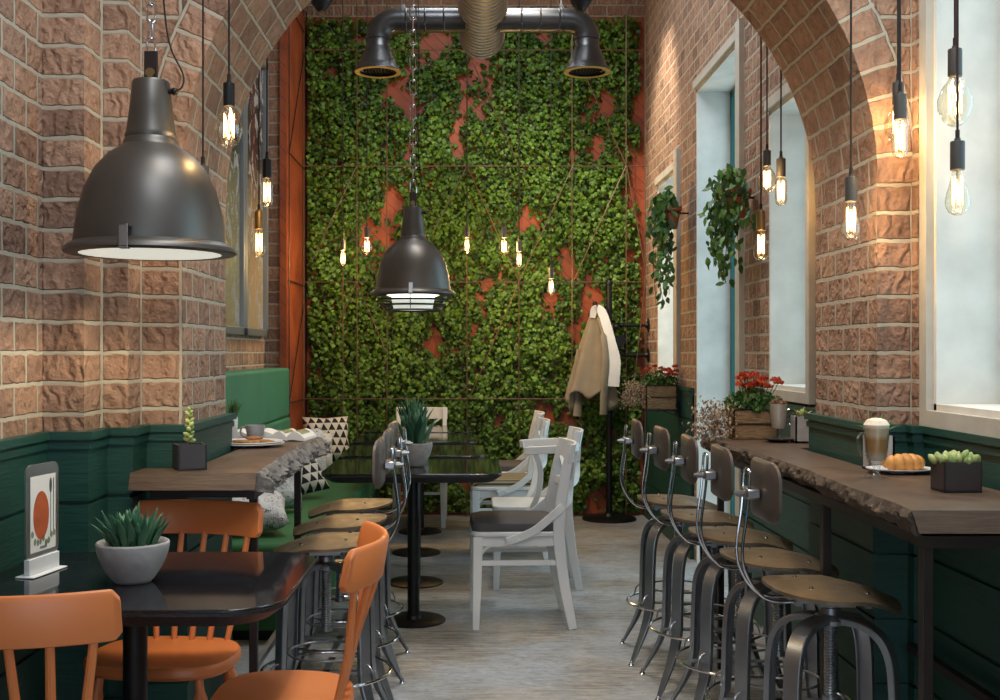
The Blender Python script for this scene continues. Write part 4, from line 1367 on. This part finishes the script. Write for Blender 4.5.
def box_planter(loc, rz, w, d, h, mat, label, name='box_planter'):
    r = thing(name, label, 'plant', loc, rz)
    m = MB(); t = .006
    m.box(-w/2, w/2, -d/2, -d/2+t, 0, h); m.box(-w/2, w/2, d/2-t, d/2, 0, h); m.box(-w/2, -w/2+t, -d/2, d/2, 0, h); m.box(w/2-t, w/2, -d/2, d/2, 0, h); m.box(-w/2, w/2, -d/2, d/2, 0, t)
    m.build('pot', mat, r, smooth=0, merge=False)
    m = MB(); m.box(-w/2+t, w/2-t, -d/2+t, d/2-t, t, h-.012); m.build('soil', M['soil'], r, smooth=0)
    return r
def blob_leaves(name, pts, r, mat, parent, seed=0):
    rg = random.Random(seed); mb = MB(); tints = []
    for (c, d, s) in pts:
        o = len(mb.v)
        q = Vector((0, 0, 1)).rotation_difference(Vector(d).normalized()).to_matrix()
        prof = [(0, -.2), (.5, 0), (.85, .45), (.9, .9), (.65, 1.35), (.2, 1.65), (0, 1.7)]
        mb.lathe([(a*r*s*.62, b_*r*s) for a, b_ in prof], 8)
        for i in range(o, len(mb.v)): mb.v[i] = tuple(q @ Vector(mb.v[i]) + Vector(c))
        tints += [rg.random()]*(len(mb.v)-o)
    me = bpy.data.meshes.new(name); me.from_pydata(mb.v, [], mb.f)
    at = me.attributes.new('tint', 'FLOAT', 'POINT'); at.data.foreach_set('value', tints)
    me.shade_smooth(); me.materials.append(mat)
    o = bpy.data.objects.new(name, me); COL.objects.link(o); o.parent = parent
    return o
# left slab table: slate cube with upright succulent
r = box_planter((-.868, 3.405, .968), R_(26), .088, .088, .078, M['slate'], 'small yellow-green succulent in a dark slate cube on the left slab table')
m = MB(); m.tube(catmull([(0, 0, .06), (.002, 0, .10), (-.002, .002, .15), (0, 0, .19)], 4), .003, 6); m.build('stem', M['bark'], r)
rg = random.Random(3); pts = []
for k in range(22):
    z = .085 + .105*k/22; a = k*2.4; c = Vector((math.cos(a), math.sin(a), .25 + k/26))
    pts.append(((0, 0, z), c, rg.uniform(.8, 1.2)*(1.2-.45*k/22)))
blob_leaves('leaves', pts, .0115, M['jade'], r, 3)
# right bar planters
x, Y, z = P(956, 488, 2.95)
r = box_planter((1.268, 2.87, .968), R_(2), .098, .080, .078, M['brown_box'], 'pale green jelly-bean succulent in a dark brown box on the right bar')
rg = random.Random(6); pts = []
for k in range(46):
    a = rg.uniform(0, 2*PI); q = math.sqrt(rg.random())
    X_, Y_ = q*.052*math.cos(a), q*.036*math.sin(a)
    pts.append(((X_, Y_, .070 + .014*(1-q)), (X_*12 + rg.uniform(-.4, .4), Y_*12 + rg.uniform(-.4, .4), 1.0), rg.uniform(.8, 1.25)))
blob_leaves('leaves', pts, .015, M['jade'], r, 6)
r = box_planter((1.262, 3.40, .968), R_(0), .078, .06, .105, M['concrete'], 'green rosette plant in a grey concrete block pot behind the latte glass')
spike_leaves('leaves', (0, 0, .09), 26, .085, .95, .011, M['foliage'], r, 4, .3, .012)
r = box_planter((1.335, 4.42, .968), 0, .075, .075, .105, M['concrete'], 'green succulent in a grey concrete cube near the flower crate')
spike_leaves('leaves', (0, 0, .09), 16, .055, .9, .014, M['jade'], r, 5, .3, .01)
# vase with grass on left slab
r = thing('grass_pot', 'thin grass in a white ribbed pot at the back of the left slab table', 'plant', (-.960, 4.46, .968))
m = MB(); pr = [(0, 0), (.014, 0)]
for i in range(15): pr += [(.0145+.0035*i/15 + (.0014 if i % 2 else 0), .004 + .092*i/15)]
pr += [(.0185, .099), (.0165, .099), (.016, .088), (0, .088)]
m.lathe(pr, 24); m.build('pot', M['ceramic'], r)
spike_leaves('leaves', (0, 0, .085), 70, .10, .5, .0018, M['foliage'], r, 7, .4, .012)

# ---- trailing wall plants
def trailing(loc, label, w, h, n, seed, pot_dx, spread_y=.16, size=.06):
    r = thing('trailing_plant', label, 'plant', loc, 0, 'trailing plants in wall pots')
    m = MB(); m.lathe([(0, -.06), (.050, -.06), (.072, .055), (.080, .055), (.082, .08), (.070, .08), (.068, .06), (0, .06)], 24, (pot_dx, 0, 0)); m.build('pot', M['terracotta'], r)
    m = MB(); m.tube([(pot_dx+.07, 0, .04), (XR-.002-loc[0], 0, .04)], .006, 6); m.tube([(pot_dx + .078*math.cos(2*PI*k/20), .078*math.sin(2*PI*k/20), .04) for k in range(20)], .004, 6, closed=True); m.build('bracket', M['black'], r, merge=False)
    rng = np.random.default_rng(seed); rg = random.Random(seed)
    st = MB(); pos = []
    for v in range(20):
        a = rg.uniform(0, 2*PI); L = h*rg.uniform(.1, 1.0)**1.3
        dx, dy = math.cos(a)*rg.uniform(.03, w/2), math.sin(a)*rg.uniform(.02, spread_y)
        if pot_dx+dx > .05: dx = -abs(dx)
        pts = catmull([(pot_dx, 0, .05), (pot_dx+dx*.5, dy*.5, .12 + rg.uniform(-.02, .04)), (pot_dx+dx, dy, .04), (pot_dx+dx*1.1, dy*1.1, -L*.5), (pot_dx+dx*1.05 + rg.uniform(-.03, .03), dy*1.1, -L)], 8)
        st.tube(pts, .0018, 4)
        for q in pts[4:]:
            for _ in range(1):
                pos.append((q.x + rg.gauss(0, .022), q.y + rg.gauss(0, .022), q.z + rg.gauss(0, .018)))
    st.build('stems', M['bark'], r, merge=False)
    pos = [p for p in pos if p[0] + loc[0] < XR-.03]
    nor = rng.normal(0, .5, (len(pos), 3)) + np.array([-.5, -.8, .35])
    leaf_mesh('leaves', pos, nor, rng.uniform(size*.6, size*1.15, len(pos)), M['foliage'], r, 'oval', rng=rng)
trailing((1.28, 7.22, 2.20), 'trailing green plant hanging beside the far right window', .24, .56, 1100, 4, .03, size=.062)
trailing((1.31, 5.56, 2.07), 'trailing green plant in a terracotta pot between the door and window', .26, .40, 1100, 9, .03, size=.052)

# ---- flower crates
def crate(loc, rz, w, d, h, label, seed, bracket=False):
    r = thing('flower_crate', label, 'planter', loc, rz, 'wooden flower crates')
    m = MB()
    for k in range(2):
        z0, z1 = h*k/2 + .002, h*(k+1)/2 - .002
        m.box(-w/2, w/2, -d/2, -d/2+.010, z0, z1); m.box(-w/2, w/2, d/2-.010, d/2, z0, z1); m.box(-w/2, -w/2+.01, -d/2, d/2, z0, z1); m.box(w/2-.01, w/2, -d/2, d/2, z0, z1)
    m.box(-w/2, w/2, -d/2, d/2, 0, .008)
    m.build('crate', M['crate'], r, smooth=0, merge=False, bevel=.002)
    m = MB(); e = .004
    for z in (h*.5, h-.004): m.tube([(-w/2-e, -d/2-e, z), (w/2+e, -d/2-e, z), (w/2+e, d/2+e, z), (-w/2-e, d/2+e, z)], .003, 6, closed=True)
    m.build('wire_band', M['black'], r, merge=False)
    m = MB(); m.box(-w/2+.01, w/2-.01, -d/2+.01, d/2-.01, .01, h-.02); m.build('soil', M['soil'], r, smooth=0)
    rng = np.random.default_rng(seed); rg = random.Random(seed)
    N = 700
    th = rng.uniform(0, 2*PI, N); q = np.sqrt(rng.random(N))
    zz_ = rng.random(N)
    pos = np.stack([q*np.cos(th)*w*.62, q*np.sin(th)*d*.62, h-.01 + zz_*.12*(1-.6*q)], 1)
    leaf_mesh('leaves', pos, rng.normal(0, .7, (N, 3)) + np.array([0, -.6, .5]), rng.uniform(.014, .030, N), M['foliage'], r, 'oval', rng=rng)
    # trailing dried blossom on the left side
    N = 1150
    t = rng.random(N)
    ang = rng.normal(0, 1, (N, 3))
    pos = np.stack([-w/2 - .055 - .03*t + ang[:, 0]*.042, -d*.25 + ang[:, 1]*.045, h + .01 - t*.14 + ang[:, 2]*.020], 1)
    leaf_mesh('trailing_blossom', pos, rng.normal(0, .7, (N, 3)) + np.array([-.3, -.7, .3]), rng.uniform(.008, .018, N), M['dryleaf'], r, 'oval', rng=rng)
    heads = []
    for k in range(17):
        a = rg.uniform(0, 2*PI); q = math.sqrt(rg.random())
        heads.append((q*math.cos(a)*w*.58, q*math.sin(a)*d*.55 - .01, h + .06 + rg.uniform(0, .095)*(1-.4*q)))
    st = MB()
    for hd in heads: st.tube(bez((hd[0]*.4, hd[1]*.4, h-.02), (hd[0]*.5, hd[1]*.5, h+.03), (hd[0]*.9, hd[1]*.9, hd[2]-.04), hd, 5), .0016, 5)
    st.build('stems', M['bark'], r, merge=False)
    for k, hd in enumerate(heads):
        n = 60
        dr = rng.normal(0, 1, (n, 3)); dr[:, 2] = abs(dr[:, 2])*.8+.1; dr /= np.linalg.norm(dr, axis=1)[:, None]
        R = rg.uniform(.019, .026)
        pos = np.array(hd) + dr*np.array([R, R, R*.7])*rng.uniform(.4, 1, (n, 1))
        leaf_mesh('flower', pos, dr + rng.normal(0, .35, (n, 3)), rng.uniform(.013, .02, n), M['petal'], r, 'petal', upv=rng.normal(0, 1, (n, 3)), rng=rng)
    if bracket:
        m = MB(); m.box(-w/2-.01, w/2+.01, -d/2, -d/2+.012, -.012, 0); m.box(-w/2-.01, w/2+.01, d/2-.012, d/2, -.012, 0)
        m.box(w/2+.006, w/2+.012, -d/2, d/2, -.05, .06); m.build('bracket', M['black'], r, smooth=0, merge=False)
    return r
crate((1.185, 4.62, .968), 0, .19, .12, .128, 'wooden crate of orange-red marigolds on the far end of the right bar', 21)
crate((1.285, 7.45, .945), 0, .21, .14, .165, 'wooden crate of marigolds mounted on the wall below the far window', 22, True)

# ================================================================== FOOD AND DRINK
def irish_glass(loc, rz, label, kind):
    r = thing('glass_mug', label, 'glass', loc, rz)
    m = MB()
    m.lathe([(0, .002), (.034, 0), (.034, .003), (.012, .008), (.008, .014), (.012, .020), (.009, .026), (.014, .034), (.026, .044), (.030, .060), (.0335, .10), (.037, .150), (.0355, .150), (.032, .10), (.0285, .062), (.024, .048), (.0, .044)], 32)
    m.build('glass', M['clear_glass'], r, smooth=50)
    m = MB(); m.tube(catmull([(-.034, 0, .125), (-.052, 0, .126), (-.058, 0, .105), (-.055, 0, .08), (-.044, 0, .066), (-.030, 0, .068)], 5), .0042, 8); m.build('handle', M['clear_glass'], r)
    if kind == 'latte':
        m = MB(); m.lathe([(0, .046), (.023, .049), (.0275, .062), (.031, .10), (.0345, .142), (0, .142)], 28); m.build('latte', M['latte'], r)
        m = MB(); m.lathe([(.035, .142), (.036, .152), (.028, .165), (.012, .171), (0, .172)], 28); m.build('foam', M['foam'], r)
    else:
        m = MB(); m.lathe([(0, .046), (.023, .049), (.0275, .062), (.031, .10), (.0345, .146), (0, .146)], 28); m.build('drink', M['milkshake'], r)
        rg = random.Random(4); m = MB()
        for k in range(46):
            a = rg.uniform(0, 2*PI); q = math.sqrt(rg.random())*.028
            m.obox((q*math.cos(a), q*math.sin(a), .150 + (.028-q)*rg.uniform(.2, .9)), (.012, .009, .006), Matrix.Rotation(rg.uniform(0, 3), 3, 'Z') @ Matrix.Rotation(rg.uniform(-1, 1), 3, 'X'))
        m.build('shavings', M['choco'], r, smooth=0, merge=False)
    return r
irish_glass((1.175, 3.18, .968), R_(10), 'footed glass mug of layered latte with foam in front of the croissant', 'latte')
def plate(loc, R, mat, label, name='plate'):
    m = MB(); m.lathe([(0, 0), (R*.55, 0), (R*.6, .003), (R, .012), (R, .015), (R*.62, .007), (0, .005)], 40)
    o = m.build(name, mat, None, loc=loc); tag(o, label, 'plate'); return o
plate((1.245, 4.44, .968), .062, M['brown_box'], 'small dark saucer under the chocolate-topped drink', 'saucer')
irish_glass((1.245, 4.44, .974), R_(170), 'footed glass of cocoa drink topped with shavings beside the flower crate', 'cocoa')
plate((1.292, 3.30, .968), .102, M['ceramic'], 'white round plate under the croissant on the right bar').scale = (1, .72, 1)
# croissant
m = MB(); pts = []; rad = []
N = 60
for i in range(N+1):
    q = i/N*2-1
    a = q*1.25
    pts.append((.062*math.sin(a)*1.05, .030*(1-math.cos(a))*1.3, 0))
    ridge = 1-abs((q*3.5+.5) % 1*2-1)**3
    rad.append((.030*(1-abs(q)**2.1)**.75 + .003)*(.80+.24*ridge))
m.tube(pts, rad, 20)
for i in range(len(m.v)):
    x, y, z = m.v[i]; m.v[i] = (x, y, z*.85 + .024*1)
o = m.build('croissant', M['croissant'], None, loc=(1.300, 3.285, .9745)); tag(o, 'golden croissant lying on the white plate on the right bar', 'croissant')
o.rotation_euler = (0, 0, R_(8))
# left slab: plates, cookies, cup, magazines
plate((-.845, 4.235, .968), .130, M['ceramic'], 'lower white plate of the two stacked under the cookies')
plate((-.845, 4.235, .974), .124, M['ceramic'], 'upper white plate holding the cookies on the slab table')
rg = random.Random(8)
for i, (dx, dy, dz, l) in enumerate(((-.045, -.01, 0, 'oat cookie on the left of the plate'), (.002, -.03, .0, 'oat cookie at the front of the plate'), (.05, -.005, 0, 'oat cookie on the right of the plate'), (.0, .02, .012, 'oat cookie lying on top of the others on the plate'))):
    m = MB(); pr = [(0, 0), (.030, 0), (.034, .004), (.031, .009), (.015, .012), (0, .012)]
    m.lathe(pr, 18)
    for k in range(len(m.v)):
        x, y, z = m.v[k]; nn = mnoise.noise(Vector((x*60+i*5, y*60, 2)))
        m.v[k] = (x*(1+.08*nn), y*(1+.08*nn), z + (.002*nn if z > .005 else 0))
    o = m.build('cookie', M['cookie'], None, smooth=50, loc=(-.835+dx, 4.235+dy, .981+dz), merge=False)
    o.rotation_euler = (R_(rg.uniform(-4, 4)), R_(rg.uniform(-4, 4)), rg.uniform(0, 3))
    tag(o, l, 'cookie', 'cookies on the white plate')
r = thing('coffee_cup', 'grey ceramic coffee cup behind the cookie plate', 'cup', (-.865, 4.43, .968), R_(-10))
m = MB(); m.lathe([(0, 0), (.022, 0), (.024, .004), (.034, .03), (.040, .068), (.038, .068), (.032, .03), (.021, .008), (0, .007)], 32); m.build('bowl', M['grey_ceramic'], r)
m = MB(); m.tube(catmull([(-.036, 0, .055), (-.056, 0, .058), (-.062, 0, .040), (-.052, 0, .022), (-.030, 0, .018)], 5), .004, 8); m.build('handle', M['grey_ceramic'], r)
def magazine(loc, rz, w, h, th, mat, label, picture=None, curl=.02):
    r = thing('open_magazine', label, 'magazine', loc, rz, 'open magazines on the slab table')
    for s in (-1, 1):
        m = MB(); n = 14; vs = []
        for i in range(n+1):
            q = i/n
            z = curl*math.sin(PI*min(1, q*1.0))**1.0*(1-q*.3) + .004
            for yy in (-h/2, h/2): vs += [(s*q*w, yy, z*.35*(1-q)), (s*q*w, yy, z*.35*(1-q) + th*(1-.2*q) + z)]
        fs = []
        for i in range(n):
            a = i*4; c = a+4
            fs += [(a+1, a+3, c+3, c+1), (a, c, c+2, a+2), (a, a+1, c+1, c), (a+2, c+2, c+3, a+3)]
        fs += [(0, 2, 3, 1), (n*4, n*4+1, n*4+3, n*4+2)]
        m.add(vs, fs); pg = m.build('pages', M['paper'], r, smooth=60)
        if picture:
            m = MB(); vs = []
            for i in range(2, 12):
                q = i/n; z = curl*math.sin(PI*q)*(1-q*.3) + .004
                for yy in (-h*.38, h*.30): vs.append((s*q*w, yy, z*.35*(1-q) + th*(1-.2*q) + z + .0012))
            fs = [(2*i, 2*i+1, 2*i+3, 2*i+2) for i in range(9)]
            m.add(vs, fs); m.build('picture', picture, pg)
    return r
pic = simple('food_photo_print', (120, 128, 84), .5, var=.5, vs=30)
magazine((-.905, 4.585, .968), R_(4), .12, .20, .012, M['paper'], 'open white magazine behind the coffee cup', None, .022)
magazine((-.735, 4.565, .968), R_(-6), .075, .20, .010, M['paper'], 'open magazine with food pictures at the edge of the slab table', pic, .024)

# ================================================================== MENU STAND on near table
r = thing('menu_stand', 'clear acrylic menu holder with a printed card at the left of the near table', 'menu holder', (-1.105, 2.84, .7605), R_(80))
m = MB(); m.box(-.080, .080, -.026, .026, 0, .004); m.box(-.070, .070, -.008, .008, .004, .045); m.build('base', M['white_paint'], r, smooth=0, merge=False, bevel=.002)
m = MB(); out = rrect(-.075, .075, .040, .282, .022, 6)
vs = [(x, -.0022, z) for x, z in out] + [(x, .0022, z) for x, z in out]; n = len(out)
m.add(vs, [tuple(range(n)), tuple(range(n, 2*n))[::-1]] + [(i, n+i, n+(i+1) % n, (i+1) % n) for i in range(n)]); m.build('acrylic_sheet', M['acrylic'], r, smooth=30)
# the side of the card that faces the room is local -y
m = MB(); m.box(-.058, .058, -.0036, -.0026, .058, .252); cd = m.build('card', M['paper'], r, smooth=0)
def flat(poly, mat, name, y=-.0042):
    q = MB(); n = len(poly)
    q.add([(x, y, z) for x, z in poly] + [(x, y+.0004, z) for x, z in poly], [tuple(range(n)), tuple(range(n, 2*n))[::-1]] + [(i, n+i, n+(i+1) % n, (i+1) % n) for i in range(n)])
    return q.build(name, mat, cd, smooth=0)
soup = simple('printed_soup', (176, 84, 44), .6, var=.25, vs=20)
ink = simple('printed_ink', (70, 74, 80), .6)
inkg = simple('printed_leaves', (120, 132, 104), .6, var=.4, vs=60)
flat([(-.010+.036*math.cos(2*PI*k/32), .150+.062*math.sin(2*PI*k/32)) for k in range(32)], soup, 'printed_bowl')
flat([(.034+.006*math.cos(2*PI*k/16), .222+.020*math.sin(2*PI*k/16)) for k in range(16)], ink, 'printed_spoon')
flat([(.033, .205), (.035, .205), (.035, .10), (.033, .10)], ink, 'printed_handle')
flat([(.046, .24), (.050, .24), (.0485, .10), (.0465, .10)], ink, 'printed_fork')
rg = random.Random(2)
for k in range(9):
    cx, cz = (-.05 + k*.0125, .080 + rg.uniform(-.006, .012) + (.014 if k in (0, 8, 7) else 0))
    flat([(cx+.006*math.cos(2*PI*q/8)*rg.uniform(.7, 1.2), cz+.009*math.sin(2*PI*q/8)) for q in range(8)], inkg, 'printed_leaf')
fc = bpy.data.curves.new('menu_text', 'FONT'); fc.body = 'menu'; fc.size = .014; fc.align_x = 'CENTER'; fc.extrude = .0002
fo = bpy.data.objects.new('tmp', fc); COL.objects.link(fo)
dg = bpy.context.evaluated_depsgraph_get(); me = bpy.data.meshes.new_from_object(fo.evaluated_get(dg))
COL.objects.unlink(fo)
me.materials.clear(); me.materials.append(ink)
to = bpy.data.objects.new('lettering', me); COL.objects.link(to); to.parent = cd; to.location = (.0, -.0044, .064); to.rotation_euler = (R_(90), 0, 0)

# ================================================================== COAT STAND + COAT + WALL RACK
cx, cyy = 1.105, 8.74
r = thing('coat_stand', 'tall black metal coat stand with a round base before the ivy', 'coat stand', (cx, cyy, 0))
m = MB(); m.lathe([(0, 0), (.215, 0), (.215, .012), (.20, .022), (.05, .028), (.03, .05), (0, .05)], 40); m.build('base', M['black'], r)
m = MB(); m.lathe([(.023, .04), (.023, 1.86), (.028, 1.865), (.028, 1.885), (.018, 1.90), (0, 1.905)], 20); m.build('pole', M['black'], r)
for a, z in ((200, 1.68), (20, 1.32), (110, 1.60), (290, 1.50)):
    d = Vector((math.cos(R_(a)), math.sin(R_(a)), 0))
    m = MB(); m.tube([d*.02 + Vector((0,0,z)), d*.09 + Vector((0,0,z)), d*.12 + Vector((0,0,z+.02))], .009, 8); m.sphere(d*.125 + Vector((0,0,z+.03)), .02); m.build('hook', M['black'], r, merge=False)
def coat():
    r = thing('coat', 'taupe coat with pale lining hanging on the coat stand', 'coat', (cx-.105, cyy-.03, 0))
    m = MB(); A = 56; NR = 26; vs = []
    for j in range(NR+1):
        q = j/NR
        for k in range(A):
            a = 2*PI*k/A
            rx = .030 + .155*q**.75 ; ry = .03 + .050*q
            fold = 1 + (.05 + .16*q)*math.sin(a*5 + 1.2*q) + .06*q*math.sin(a*11+2)
            hem = .055*math.cos(a*2 + .1)*q**4 - .05*math.sin(a*5+.5)*q**5
            x = -.05*q + rx*math.cos(a)*fold; y = ry*math.sin(a)*fold
            z = 1.655 - .70*q + hem*-1.0
            vs.append((x, y, z))
    fs = []
    for j in range(NR):
        for k in range(A): fs.append((j*A+k, (j+1)*A+k, (j+1)*A+(k+1) % A, j*A+(k+1) % A))
    fs.append(tuple(range(A)))
    m.add(vs, fs); o = m.build('body', M['coat'], r, smooth=70)
    sm = o.modifiers.new('s', 'SOLIDIFY'); sm.thickness = .006
    m = MB(); m.tube(catmull([(.02, -.055, 1.60), (.055, -.075, 1.45), (.07, -.08, 1.25), (.055, -.07, 1.02), (.05, -.06, .84)], 6), [.03]*6+[.048]*6+[.05]*6+[.042]*7, 14, sect=[(math.cos(2*PI*k/14), .55*math.sin(2*PI*k/14)) for k in range(14)]); m.build('sleeve', M['coat'], r, smooth=70)
    m = MB(); m.tube(catmull([(-.12, .03, 1.35), (-.15, .04, 1.15), (-.14, .03, .98), (-.15, .02, .82)], 6), [.045]*19, 14, sect=[(math.cos(2*PI*k/14), .55*math.sin(2*PI*k/14)) for k in range(14)]); m.build('sleeve', M['coat'], r, smooth=70)
    m = MB()
    pts = catmull([(-.035, -.04, 1.60), (-.02, -.05, 1.665), (.03, -.055, 1.655), (.065, -.075, 1.55), (.10, -.085, 1.40), (.135, -.085, 1.26), (.125, -.08, 1.06)], 6)
    nn = len(pts); m.tube(pts, [.022 + .022*min(1, i/nn*1.6) for i in range(nn)], sect=[(1, .22), (0, .35), (-1, .22), (-1, -.22), (0, -.1), (1, -.22)], up=(1, 0, 0)); m.build('lining', M['lining'], r, smooth=70)
coat()
# wall-mounted pipe rack at the right wall near the corner
r = thing('wall_hook_rack', 'black pipe wall rack with round discs on the right wall near the corner', 'coat rack', (XR, 8.9, 0))
for z, L in ((1.545, .22), (1.305, .30)):
    m = MB(); m.lathe([(0, 0), (.055, 0), (.055, .008), (.025, .014), (.02, .03), (0, .03)], 20); o_ = 0
    for i in range(len(m.v)):
        x, y, zz_ = m.v[i]; m.v[i] = (-zz_, -.06+y, z + x)
    m.build('flange', M['black'], r)
    m = MB(); m.tube([(-.02, -.06, z), (-L, -.06, z)], .013, 10); m.sphere((-L, -.06, z), .02); m.build('pipe', M['black'], r, merge=False)
m = MB(); m.tube([(-.235, -.075, 1.42), (-.235, -.10, 1.42)], .045, 20); m.tube([(-.19, -.06, 1.30), (-.19, -.06, 1.50)], .008, 8); m.tube([(-.19, -.06, 1.42), (-.235, -.08, 1.42)], .008, 8)
m.build('disc_hook', M['black'], r, merge=False)

# ================================================================== LIGHT
w = bpy.data.worlds.new('World'); SC.world = w; w.use_nodes = True
bg = w.node_tree.nodes['Background']; bg.inputs[0].default_value = (.72, .86, 1.0, 1); bg.inputs[1].default_value = 3.0
def ceil_spot(x, y, energy, tx, ty, tz, ang=70, col=(1, .84, .62), size=.05, z=4.3):
    d = Vector((tx-x, ty-y, tz-z))
    o = light('SPOT', (x, y, z), energy, col, size, spot=ang, blend=.8, name='ceiling_spot')
    o.rotation_euler = d.to_track_quat('-Z', 'Y').to_euler()
ceil_spot(.5, 7.6, 260, 1.43, 8.2, 2.9, 50)
ceil_spot(.3, 6.6, 260, .2, 9.0, 1.6, 60)
ceil_spot(.2, 2.6, 150, 1.0, 3.4, .8, 70)
ceil_spot(-.1, 2.2, 60, -.8, 3.0, .8, 70)
ceil_spot(.2, 5.4, 90, .1, 5.6, .5, 80)
for x_, y_, e_ in ((.1, .6, 52), (.15, 2.6, 44), (.1, 5.6, 50), (.1, 7.4, 26)):
    light('AREA', (x_, y_, ZC-.03), e_, (.88, .95, 1.0), 1.0, name='added_fill_light')  # unseen fill lights added under the ceiling to lift the interior
x, _, z = P(151, 250, 3.05)
light('SPOT', (x, 3.05, z-.025), 20, (1, .8, .5), .12, spot=150, blend=.4, name='pendant_light')
x, _, z = P(413, 293, 6.0)
light('SPOT', (x, 6.0, z-.10), 10, (1, .8, .5), .08, spot=150, blend=.4, name='pendant_light')

# ================================================================== CAMERA
cam = bpy.data.cameras.new('camera'); co = bpy.data.objects.new('camera', cam); COL.objects.link(co)
co.location = (0, 0, CH); co.rotation_euler = (PI/2, 0, 0)
cam.sensor_fit = 'HORIZONTAL'; cam.sensor_width = 36; cam.lens = F/1000*36
cam.shift_x = .03; cam.shift_y = .002
cam.clip_start = .05
SC.camera = co
vs_ = SC.view_settings
vs_.view_transform = 'Standard'; vs_.look = 'None'; vs_.gamma = 1; vs_.use_curve_mapping = False
vs_.exposure = 0
SC.cycles.use_denoising = True
SC.cycles.max_bounces = 8; SC.cycles.diffuse_bounces = 4; SC.cycles.transparent_max_bounces = 12
SC.cycles.sample_clamp_indirect = 8
SC.cycles.caustics_reflective = False; SC.cycles.caustics_refractive = False
